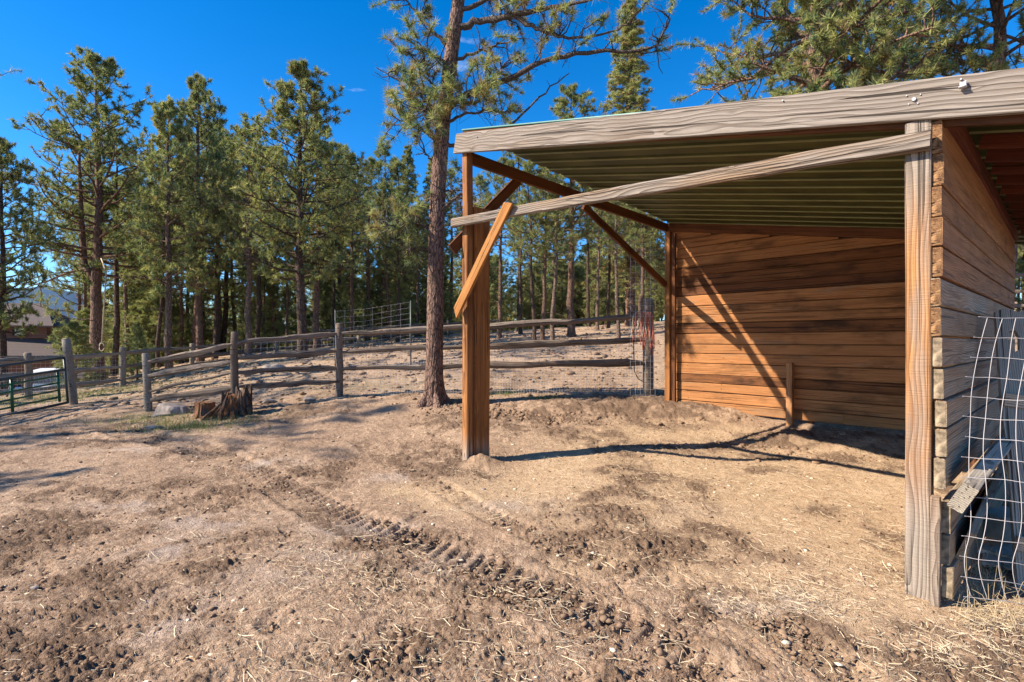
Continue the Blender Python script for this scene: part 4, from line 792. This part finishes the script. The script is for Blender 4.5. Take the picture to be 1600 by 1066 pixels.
for f in (.86, .52, .2): rail(np.array(aL)+(np.array(tL)-aL)*f, np.array(gd[0])+(np.array(tops[0])-gd[0])*f, M_FPALE, fence2, .11)
wires('woven_wire', aL, gd[1], .2, 1.15, .1, .1, .0014, M_METAL, fence2, zb=0)
# farther rail fences on the slope
fr = thing('split_rail_fence', 'far rail fence crossing the slope behind the yard pine', 'fence', at(600, 540, 25))
pf = [at(500, 549, 25), at(560, 545, 25), at(625, 541, 25.5), at(700, 536, 26), at(780, 531, 26.5)]
for i, p in enumerate(pf):
    rpost('post', p, (p[0], p[1], p[2]+1.1), .07, M_FENCE, fr)
    if i: 
        for h in (.95, .55): rail((pf[i-1][0], pf[i-1][1], pf[i-1][2]+h), (p[0], p[1], p[2]+h), M_FENCE, fr, .13, segs=4)
fr = thing('split_rail_fence', 'rail fence glimpsed beyond the end wall under the roof', 'fence', at(1590, 490, 13))
pf = [at(1540, 492, 14), at(1610, 490, 13), at(1700, 490, 12)]
for i, p in enumerate(pf):
    rpost('post', p, (p[0], p[1], p[2]+1.1), .07, M_FENCE, fr)
    if i:
        for h in (.95, .55, .2): rail((pf[i-1][0], pf[i-1][1], pf[i-1][2]+h), (p[0], p[1], p[2]+h), M_FENCE, fr, .11, segs=4)
# tall wire panel behind the fence
wp = thing('tall_wire_fence', 'tall wire panel standing behind the rail fence left of the yard pine', 'wire fence', at(580, 570, 13))
acc = Acc()
for i in range(9): acc.tube([at(522+2*i, 487+i*9, 13), at(570, 483+i*8.6+2*math.sin(i), 13.1), at(642, 472+i*8.6, 13.4)], .0024, 3)
for i in range(9): px = 524+i*14.5; acc.tube([at(px, 487-i*1.7, 13+i*.05), at(px, 560, 13+i*.05)], .002, 3)
link('woven_wire', acc.mesh('woven_wire'), wp, None, M_DKTUBE if False else M_WIREW, 'stuff')
for px, t in ((524, 484), (642, 470)): tube('post', [at(px, 575, 13.1), at(px, t, 13.1)], .018, M_DKTUBE, wp, 6)

# green gate and its post
gp0 = thing('gate_post', 'leaning grey wooden gate post at the end of the green gate', 'post', at(114, 633, 10.5))
rpost('post', at(115, 634, 10.5), at(104, 530, 10.5), .078, M_FPALE, gp0)
gate = thing('tube_gate', 'green tubular steel farm gate with a dark frame', 'gate', at(50, 640, 9.7))
def gpt(t, fz): # t 0 at the hinge end .. 1 out of frame; fz 0 bottom 1 top
    a = np.array(at(106, 629, 10.35)); b = np.array(at(-75, 668, 8.2)); ta = np.array(at(100, 559, 10.35)); tb = np.array(at(-75, 582, 8.2))
    return (a*(1-t)+b*t)*(1-fz)+(ta*(1-t)+tb*t)*fz
tube('top_tube', [gpt(0, 1), gpt(1, 1)], .026, M_DKTUBE, gate, 10); tube('bottom_tube', [gpt(0, 0), gpt(1, 0)], .026, M_DKTUBE, gate, 10)
tube('middle_tube', [gpt(0, .735), gpt(1, .735)], .026, M_DKTUBE, gate, 10)
for f in (.62, .47, .31, .16): tube('bar', [gpt(.08, f), gpt(1, f-.02)], .017, M_GREEN, gate, 8)
for t in (.085, .535, .98): tube('upright', [gpt(t, .05), gpt(t, .73)], .024, M_GREEN, gate, 8)
tube('upright', [gpt(.0, .0), gpt(.0, 1.0)], .022, M_DKTUBE, gate, 8)
acc = Acc()
for i in range(26): t = i/25; acc.tube([gpt(t, .02), gpt(t, .72)], .0022, 3)
for i in range(8): f = .05+i*.09; acc.tube([gpt(0, f), gpt(1, f)], .0022, 3)
link('wire_infill', acc.mesh('wire_infill'), gate, None, M_METAL, 'stuff')

# ---------------------------------------------------------------- ropes on the corner post
rp = thing('rope_bundle', 'faded red rope draped in loops over the fence end at the shelter', 'rope', at(1003, 495, 9.55))
for k in range(9):
    a = 990+k*3.1; d = random.uniform(35, 55); dr = random.uniform(8, 16)
    pts = [at(a-4, 492+d*.9, 9.6), at(a-3, 512, 9.56), at(a, 492, 9.55), at(a+3, 488, 9.66), at(a+dr*.6, 495, 9.58), at(a+dr*.8, 512, 9.55), at(a+dr, 500+d, 9.52)]
    G = np.array(pts); s = np.linspace(0, 6, 25); G = np.c_[[np.interp(s, range(7), G[:, q]) for q in range(3)]].T; G += rng.normal(0, .006, G.shape)
    tube('strand', G, .008 if k % 3 else .006, M_ROPE if k % 3 else M_TAN, rp, 5)
hz = thing('cable_loop', 'thin dark hose hanging in a long loop below the red rope', 'hose', at(991, 560, 9.55))
tube('hose', [at(991, 500, 9.6), at(990, 540, 9.56), at(991, 580, 9.53), at(997, 592, 9.5), at(1004, 596, 9.5)], .009, M_BLACK, hz, 6)

# ---------------------------------------------------------------- stumps and rocks
def stump_mesh(name, r, h, ragged, seed, n=40, m=10):
    q = np.random.default_rng(seed); V = []; f = []
    for i in range(m+1):
        t = i/m
        for j in range(n):
            a = 2*math.pi*j/n; top = h*(1-ragged*(.5+.5*float(pn(math.cos(a)*1.6+seed, math.sin(a)*1.6, 3))*1.6-ragged*.2*q.random()))
            fl = 1+.55*math.exp(-t*5)*(1+.7*math.sin(a*5+seed)); rr = r*fl*(1+.10*float(pn(a*2.2, t*1.2+seed, 5))+.05*math.sin(a*17+q.random()*.8))
            V.append((rr*math.cos(a), rr*math.sin(a), t*top-.08))
    for i in range(m):
        for j in range(n): k = (j+1) % n; f.append((i*n+j, i*n+k, i*n+n+k, i*n+n+j))
    c = len(V)
    for j in range(n): p_ = V[m*n+j]; V.append((p_[0]*.62, p_[1]*.62, p_[2]-(.18*h*ragged if ragged > .2 else -.004)+q.uniform(-.01, .01)))
    for j in range(n): k = (j+1) % n; f.append((m*n+j, m*n+k, c+k, c+j))
    f.append(tuple(range(c, c+n))); return mesh(name, V, f)
def rotten():
    s = NT('rotten_stump_wood'); o = s.obj(); st = s.noise(s.vmul(o, (1, 1, .13)), 26, 5, .7); b = s.noise(o, 5, 3)
    c = s.mix(s.mr(st, .35, .62), (.05, .025, .014), (.36, .165, .075)); c = s.mix(s.mr(b, .5, .62), c, (.12, .085, .06)); s.bump(st, .05); return s.done(c, .95)
M_ROT = rotten()
b = at(362, 652, 8.75); z = gz(b[0], b[1]); st = thing('rotten_stump', 'tall splintered orange-brown rotten stump at the fence post', 'stump', (b[0], b[1], z))
link('stump_wood', stump_mesh('rotten_stump', .15, .47, .75, 3), st, Matrix.Translation((b[0], b[1], z)), M_ROT)
for k, (dx, dy, dz, l) in enumerate([(-.16, -.12, 0, .30), (-.26, -.2, -.02, .26), (.1, -.14, 0, .34), (-.3, -.1, -.02, .22), (.22, -.05, 0, .25), (-.05, -.2, 0, .4), (-.2, .02, 0, .45)]):
    p0 = Vector((b[0]+dx*1.3, b[1]+dy*1.4, z-.03)); p1 = Vector((b[0]+dx*.35, b[1]+dy*.35, z+l)); beam('splinter', p0, p1, .07, .06, M_ROT, st, segs=4, jit=.018, taper=.25)
tr_ = link('old_trunk_base', stump_mesh('old_trunk_base', .12, .6, .35, 9), st, Matrix.Translation((b[0]+.17, b[1]+.06, z)), M_BARK3)
b = at(320, 652, 8.8); z = gz(b[0], b[1]); s2 = thing('cut_stump', 'small flat-cut stump beside the rotten stump', 'stump', (b[0], b[1], z))
link('stump_wood', stump_mesh('cut_stump', .135, .27, .02, 5), s2, Matrix.Translation((b[0], b[1], z+.04)), M_ROT)
def rock(px, py, Y, r, sq, seed, label):
    import bmesh
    bm = bmesh.new(); bmesh.ops.create_icosphere(bm, subdivisions=3, radius=1); q = random.Random(seed)
    pl = [Vector((q.gauss(0, 1), q.gauss(0, 1), q.gauss(0, 1))).normalized() for _ in range(9)]; ds = [q.uniform(.55, .85) for _ in pl]
    for v in bm.verts:
        for n_, d in zip(pl, ds):
            e = v.co.dot(n_)
            if e > d: v.co -= n_*(e-d)*.92
        v.co = Vector((v.co.x*r*sq[0], v.co.y*r*sq[1], v.co.z*r*sq[2]))*(1+.05*q.random())
    me = bpy.data.meshes.new('rock'); bm.to_mesh(me); bm.free(); X, Yy, _ = at(px, py, Y)
    return tag(link('rock', me, None, Matrix.Translation((X, Yy, gz(X, Yy)+r*sq[2]*.35)), M_ROCK), label, 'rock')
rock(268, 645, 9.0, .27, (1.0, .7, .62), 1, 'large grey boulder with flat top beside the short pale post')
rock(284, 640, 8.95, .12, (1, .9, .9), 2, 'small pale rock between boulder and cut stump')
rock(254, 649, 8.8, .16, (1.1, .7, .4), 3, 'low dark rock under the front of the large boulder')
rock(240, 667, 8.0, .10, (1.6, .9, .4), 4, 'whitish flat stone in the green grass by the boulder')
rock(427, 562, 14.5, .22, (1.5, .9, .7), 5, 'grey stone on the slope behind the left rails')
rock(484, 622, 9.5, .10, (1.1, .8, .7), 6, 'dark stone on the soil left of the middle fence post')
rock(420, 612, 9.6, .12, (1.3, .9, .5), 7, 'half-buried stone behind the bottom rail')
rock(755, 765, 5.35, .02, (1.4, 1, .7), 8, 'little pale stone near the corner post foot')
rock(55, 915, 3.25, .022, (1.4, 1, .6), 9, 'little whitish stone in the dark churned soil')

# ---------------------------------------------------------------- things leaning outside the end wall
def plank_shape(name, outline, hole, th, mat, M, parent):
    """flat board given by its outline (x along, z across), optional hole, real thickness"""
    import bmesh
    bm = bmesh.new(); es = []
    for loop in ([outline]+([hole] if hole else [])):
        vs = [bm.verts.new((x, -th/2, z)) for x, z in loop]; es += [bm.edges.new((vs[i], vs[(i+1) % len(vs)])) for i in range(len(vs))]
    r = bmesh.ops.triangle_fill(bm, use_beauty=True, edges=es); fs = [g for g in r['geom'] if isinstance(g, bmesh.types.BMFace)]
    ex = bmesh.ops.extrude_face_region(bm, geom=fs); vv = [g for g in ex['geom'] if isinstance(g, bmesh.types.BMVert)]; bmesh.ops.translate(bm, vec=(0, th, 0), verts=vv)
    bmesh.ops.recalc_face_normals(bm, faces=bm.faces); me = bpy.data.meshes.new(name); bm.to_mesh(me); bm.free(); return link(name, me, parent, M, mat)
og = thing('old_gate', 'old grey plank gate with a broken hole leaning against the end wall', 'gate', (3.5, 3.5, 0))
b0 = Vector(at(1588, 915, 3.25)); t0 = Vector(at(1553, 484, 3.95)); dirr = Vector((.80, -.25, 0)).normalized()
L0 = (t0-b0).length; xx = (t0-b0).normalized(); yy = dirr.cross(xx).normalized(); zz = xx.cross(yy)*-1; zz = dirr-xx*dirr.dot(xx); zz.normalize(); yy = zz.cross(xx)
for k in range(4):
    Mk = Matrix((xx, yy, zz)).transposed().to_4x4(); Mk.translation = b0+zz*(k*.19)+yy*random.uniform(-.006, .006)
    o_ = [(-.05, .0), (L0*.3, .006), (L0*.6, -.004), (L0-random.uniform(0, .02), .003), (L0+.012, .06), (L0-.01, .13), (L0+.01, .183), (L0*.7, .18), (L0*.3, .184), (-.05, .181)]
    hl = [(L0*.90-.15, .09), (L0*.90-.12, .125), (L0*.90-.02, .13), (L0*.90+.03, .11), (L0*.90+.02, .075), (L0*.90-.06, .06)] if k == 0 else None
    plank_shape('plank', o_, hl, .032, M_SCRAP, Mk, og)
beam('rail', b0+xx*.25+zz*-.0+yy*.035, b0+xx*.22+zz*.75+yy*.035, .035, .09, M_SCRAP, og, segs=2); beam('rail', b0+xx*1.2+yy*.035, b0+xx*1.2+zz*.75+yy*.035, .035, .09, M_SCRAP, og, segs=2)
def lone_beam(name, a, b, wd, ht, mat, label, cat, up=(0, 0, 1)): o = beam(name, a, b, wd, ht, mat, None, up=up, segs=5, jit=.003); return tag(o, label, cat)
lone_beam('loose_plank', at(1503, 778, 2.90), at(1574, 690, 3.75), .075, .165, M_SCRAP, 'thick grey plank with square end lying askew against the end wall', 'plank', up=(.45, -.3, 1))
lone_beam('loose_plank', at(1506, 860, 3.1), at(1562, 735, 4.2), .04, .24, M_SIDE, 'wide brown board propped low behind the askew plank', 'plank', up=(.3, -.2, 1))
for k, (px, py, Y, d, lb) in enumerate([(1568, 818, 3.9, (.34, .2, .17), 'upper grey block behind the wire sheet'), (1562, 866, 3.75, (.3, .2, .10), 'flat middle block under the upper grey block'), (1570, 884, 3.6, (.36, .22, .10), 'lowest brick-like block on the straw behind the wire'), (1545, 905, 3.5, (.25, .15, .09), 'small block leaning by the wall foot behind the wire')]):
    a = Acc(); an = .3+.25*k; Rz = np.array([[math.cos(an), -math.sin(an), 0], [math.sin(an), math.cos(an), 0], [0, 0, 1]]); a.box((0, 0, 0), d, Rz)
    me = a.mesh('block'); o = link('block', me, None, Matrix.Translation(at(px, py, Y)), M_BRICK); md = o.modifiers.new('edges', 'BEVEL'); md.width = .008; md.segments = 2; tag(o, lb, 'block')
# sagging sheet of wire mesh
ws = thing('wire_mesh_sheet', 'sagging sheet of white square wire mesh in front of the old gate', 'wire mesh', at(1560, 940, 2.75))
def wpt(i, j):                               # i across (0..11), j down (0..15)
    t = j/14.5; lx = np.interp(t, [0, .1, .25, .45, .6, .72, .85, 1], [1543, 1529, 1519, 1513, 1516, 1517, 1505, 1522]); sp_ = 24+4*math.sin(j*.9)*.3-6*max(0, .25-t)
    px = lx+i*sp_+1.0*math.sin(i*2.1+j*1.3)+(8*t if i > 1 else 0); py = 496+j*31.2+i*3.2*(.2+t)+.8*math.sin(i*1.7+j); Y = 3.02-.02*i-.012*j+.05*math.sin(t*5+i*.5); return at(px, py, Y)
WI, WJ = 8, 15; Gd = [[wpt(i, j) for i in range(WI)] for j in range(WJ)]
def smooth_path(P, k=4):
    P = np.array(P); t = np.linspace(0, len(P)-1, (len(P)-1)*k+1); out = []
    for q in t:
        i = int(min(q, len(P)-2)); f = q-i; a, b_, c_, d_ = P[max(i-1, 0)], P[i], P[i+1], P[min(i+2, len(P)-1)]
        out.append(.5*((2*b_)+(c_-a)*f+(2*a-5*b_+4*c_-d_)*f*f+(-a+3*b_-3*c_+d_)*f**3))
    return out
for j in range(WJ):
    row = [at(*( (lambda p_: ((p_[0]/p_[1]*FPX+800-random.uniform(6, 15)), 533-(p_[2]-CH)/p_[1]*FPX-1, p_[1]))(Gd[j][0])))]+Gd[j]; tube('wire', smooth_path(row), .0017, M_WIREW, ws, 5)
for i in range(WI): tube('wire', smooth_path([Gd[j][i] for j in range(WJ)]), .0017, M_WIREW, ws, 5)
# dry weeds at the foot of the wire
acc = Acc()
for k in range(210):
    px = random.uniform(1490, 1640); Y = random.uniform(2.75, 3.5); X = (px-800)/FPX*Y; z = gz(X, Y); l = random.uniform(.06, .32); a = random.uniform(0, 6.28); fl = random.uniform(.3, 2.2)
    acc.tube([(X, Y, z), (X+l*.3*math.cos(a)*fl*.5, Y+l*.3*math.sin(a)*fl*.5, z+l*.35/fl**.5), (X+l*.7*math.cos(a)*fl*.5, Y+l*.7*math.sin(a)*fl*.5, z+l*.45/fl)], [.0014, .0012, .0007], 3)
stuff('dry_weeds', acc.mesh('dry_weeds'), simple('dead_stem', (.46, .35, .2), .8, 0, .35, 30), 'dry dead weed stems and hay at the foot of the wire sheet', 'weeds')
# grass tufts
def grass():
    n = 9000; P = []
    for (px, py, Y, sx, sy, m) in ((140, 605, 13, 1.5, .9, 2300), (60, 612, 12.0, 1.6, .8, 1600), (300, 668, 8.1, .5, .18, 1100), (250, 655, 8.6, .6, .25, 900), (788, 610, 9.75, .16, .06, 300), (850, 622, 9.4, .2, .08, 260), (160, 590, 17, 4, 3, 2200), (560, 600, 10.6, 1.5, .6, 500), (380, 640, 8.5, .5, .2, 200)):
        X = (px-800)/FPX*Y; P.append(np.c_[rng.normal(X, sx, m), rng.normal(Y, sy, m)])
    P = np.concatenate(P); n = len(P); z = micro(P[:, 0], P[:, 1])+.01; h = rng.uniform(.02, .09, n); a = rng.uniform(0, 6.28, n); w_ = .004; t = rng.normal(0, .03, (n, 2))
    A = np.c_[P[:, 0]-w_*np.cos(a), P[:, 1]-w_*np.sin(a), z-.02]; B = np.c_[P[:, 0]+w_*np.cos(a), P[:, 1]+w_*np.sin(a), z-.02]; Cc = np.c_[P+t, z+h]
    me = np_mesh('grass', np.stack([A, B, Cc], 1).reshape(-1, 3), np.arange(3*n).reshape(-1, 3)); c = np.array([.10, .16, .035])*rng.uniform(.6, 1.5, (n, 1)); c[rng.random(n) < .35] = (.35, .29, .14)
    q = me.attributes.new('col', 'FLOAT_COLOR', 'FACE'); q.data.foreach_set('color', np.c_[c, np.ones(n)].astype(np.float32).ravel()); return me
stuff('grass', grass(), M_NEEDLE, 'thin patches of short green grass by gate, boulder and fence', 'grass')
# pine cones, twigs and litter on the slope
def litter(n):
    Y = rng.uniform(9.5, 30, n); return np.c_[rng.uniform(-.8, .4, n)*Y, Y]
stuff('forest_litter', lumps(7000, litter, lambda n: rng.lognormal(math.log(.028), .5, n).clip(.012, .12), 'forest_litter', .5), M_CLOD, 'cones, bark and dark litter strewn on the slope behind the fence', 'litter')

# ---------------------------------------------------------------- house, car and tub beyond the gate
def shingles():
    s = NT('grey_brown_shingle'); p = s.obj(); X, Y, Z = s.sep(p); row = s.math('FRACT', s.math('MULTIPLY', Z, 5.5)); ln = s.mr(row, 0, .18, 0, 1); n = s.noise(s.vmul(p, (3, 3, 9)), 2, 4, .7)
    c = s.mix(n, (.060, .044, .040), (.125, .095, .085)); c = s.mix(s.math('MULTIPLY', s.math('SUBTRACT', 1, ln), .6), c, (.05, .045, .045)); return s.done(c, .9)
M_SHIN = shingles()
def siding():
    s = NT('red_brown_siding'); Z = s.sep(s.obj())[2]; row = s.mr(s.math('FRACT', s.math('MULTIPLY', Z, 6)), 0, .15, 0, 1); n = s.noise(s.obj(), 3, 4); c = s.mix(n, (.09, .045, .03), (.15, .075, .05)); return s.done(s.mix(row, (.03, .015, .01), c), .8)
M_SIDING = siding()
hs_ = thing('brown_house', 'brown house with grey shingle roof and dormer below the green gate', 'house', (-33, 36, -4))
def quadm(name, pts, mat, th=.12):
    pts = [Vector(p) for p in pts]; n = (pts[1]-pts[0]).cross(pts[2]-pts[0]).normalized()*th; V = pts+[p-n for p in pts]; k = len(pts)
    f = [tuple(range(k)), tuple(range(2*k-1, k-1, -1))]+[(i, i+k, (i+1) % k+k, (i+1) % k) for i in range(k)]; return link(name, mesh(name, V, f), hs_, None, mat)
e0 = Vector(at(98, 556, 33)); e1 = Vector((-46, 31, e0.z)); rg0 = Vector(at(62, 474, 38)); rg1 = Vector((-46, 36, rg0.z)); bk0 = Vector((e0.x-3, 43.5, e0.z)); bk1 = Vector((-48, 42, e0.z))
quadm('roof', [e1, e0, rg0, rg1], M_SHIN); quadm('roof', [e0, bk0, rg0], M_SHIN); quadm('roof', [bk0, bk1, rg1, rg0], M_SHIN)
a = Acc(); zb_ = -6; q0 = e0+Vector((-.5, .5, -.15)); q1 = e1+Vector((.5, .5, -.15)); q2 = bk0+Vector((-.5, -.5, -.15)); q3 = bk1+Vector((.5, -.5, -.15))
V = [q0, q1, q3, q2]; V = V+[Vector((p.x, p.y, zb_)) for p in V]; link('wall', mesh('wall', V, [(0, 4, 5, 1), (1, 5, 6, 2), (2, 6, 7, 3), (3, 7, 4, 0)]), hs_, None, M_SIDING)
quadm('fascia', [e1+Vector((0, -.03, .02)), e0+Vector((0, -.03, .02)), e0+Vector((0, -.03, -.22)), e1+Vector((0, -.03, -.22))], M_BLACK, .05)
d0 = Vector(at(73, 529, 34.2)); d1 = Vector(at(-20, 529, 34.2)); d2 = Vector(at(-20, 509, 34.2)); d3 = Vector(at(73, 509, 34.2)); dep = Vector((0, 3.5, 0))
V = [d0, d1, d2, d3, d0+dep, d1+dep, d2+dep, d3+dep]; link('dormer', mesh('dormer', V, [(0, 1, 2, 3), (0, 3, 7, 4), (1, 5, 6, 2), (3, 2, 6, 7)]), hs_, None, M_SIDING)
quadm('dormer_roof', [Vector(at(-24, 508, 33.6)), Vector(at(83, 509, 33.6)), Vector(at(72, 476, 37.8)), Vector(at(-20, 476, 37.8))], M_SHIN)
wn_ = quadm('window', [Vector(at(20, 524, 34.12)), Vector(at(38, 524, 34.12)), Vector(at(38, 513, 34.12)), Vector(at(20, 513, 34.12))], M_GLASS, .06)
link('window_frame', (lambda a: (a.box(at(29, 512.4, 34.08), (.86, .08, .06)), a.box(at(29, 524.6, 34.08), (.86, .08, .06)), a.box(at(19.6, 518.5, 34.08), (.06, .08, .5)), a.box(at(38.4, 518.5, 34.08), (.06, .08, .5)), a.mesh('window_frame'))[-1])(Acc()), wn_, None, M_SIDING)
# car seen from behind
cx, cy = -17.4, 20.5; cz = CH-(566-533)/FPX*20-1.75; Mc = Matrix.Translation((cx, cy, cz)) @ Matrix.Rotation(.5, 4, 'Z')
car = thing('parked_car', 'white car with red tail lamps parked beyond the green gate', 'car', M=Mc)
def loft(name, secs, mat, parent, M):
    V = []; f = []; n = len(secs[0][1])
    for y, pr in secs: V += [(x, y, z) for x, z in pr]
    for i in range(len(secs)-1):
        for j in range(n): k = (j+1) % n; f.append((i*n+j, i*n+k, i*n+n+k, i*n+n+j))
    f += [tuple(range(n-1, -1, -1)), tuple(range((len(secs)-1)*n, len(secs)*n))]; o = link(name, mesh(name, V, f, False), parent, M, mat); md = o.modifiers.new('round', 'BEVEL'); md.width = .05; md.segments = 3; return o
def prf(w0, z0, z1, w1): return [(-w0, z0), (w0, z0), (w0*1.02, (z0+z1)/2), (w1, z1), (-w1, z1), (-w0*1.02, (z0+z1)/2)]
loft('body', [(-2.2, prf(.8, .45, .85, .72)), (-2.05, prf(.88, .3, .95, .82)), (0, prf(.9, .28, .98, .84)), (1.5, prf(.9, .28, .92, .82)), (2.2, prf(.8, .35, .72, .7))], M_WHITE, car, Mc)
loft('cabin', [(-1.75, prf(.76, .94, 1.02, .70)), (-1.15, prf(.78, .94, 1.46, .60)), (.3, prf(.78, .94, 1.5, .60)), (1.15, prf(.76, .9, .96, .7))], M_WHITE, car, Mc)
loft('rear_window', [(-1.78, [(-.58, 1.04), (.58, 1.04), (.5, 1.10), (-.5, 1.10)]), (-1.28, [(-.5, 1.36), (.5, 1.36), (.45, 1.40), (-.45, 1.40)])], M_GLASS, car, Mc)
for s in (-1, 1):
    link('tail_lamp', (lambda a: (a.box((s*.68, -2.2, .78), (.2, .06, .16)), a.mesh('tail_lamp'))[-1])(Acc()), car, Mc, M_TAIL)
    link('side_window', (lambda a: (a.box((s*.715, -.3, 1.2), (.02, 1.6, .3)), a.mesh('side_window'))[-1])(Acc()), car, Mc, M_GLASS)
    for y in (-1.35, 1.35):
        V, F = tube_arrays([(s*.7, y, .33), (s*.93, y, .33)], [.33, .33], 18); wl = link('wheel', mesh('wheel', V, [tuple(q) for q in F]+[tuple(range(18, 36)), tuple(range(17, -1, -1))], False), car, Mc, M_BLACK)
        V, F = tube_arrays([(s*.92, y, .33), (s*.945, y, .33)], [.2, .17], 14); link('rim', mesh('rim', V, [tuple(q) for q in F]+[tuple(range(14, 28)), tuple(range(13, -1, -1))], False), wl, Mc, M_ZINC)
link('bumper', (lambda a: (a.box((0, -2.24, .5), (1.5, .1, .16)), a.mesh('bumper'))[-1])(Acc()), car, Mc, M_BLACK)
# small black tub on legs
tx, ty, _ = at(24, 612, 14.2); tz = gz(tx, ty); tb = thing('black_tub', 'small black tub on legs standing beyond the green gate', 'tub', (tx, ty, tz))
th = np.linspace(0, 2*math.pi, 17); V, F = tube_arrays([(tx, ty, tz+.25), (tx, ty, tz+.42), (tx, ty, tz+.60), (tx, ty, tz+.62), (tx, ty, tz+.45)], [.16, .26, .28, .25, .2], 16)
link('tub', mesh('tub', V, [tuple(q) for q in F]+[tuple(range(15, -1, -1)), tuple(range(64, 80))], True), tb, None, M_BLACK)
for a in (.4, 2.5, 4.6): tube('leg', [(tx+.22*math.cos(a), ty+.22*math.sin(a), tz-.02), (tx+.14*math.cos(a), ty+.14*math.sin(a), tz+.3)], .02, M_BLACK, tb, 6)
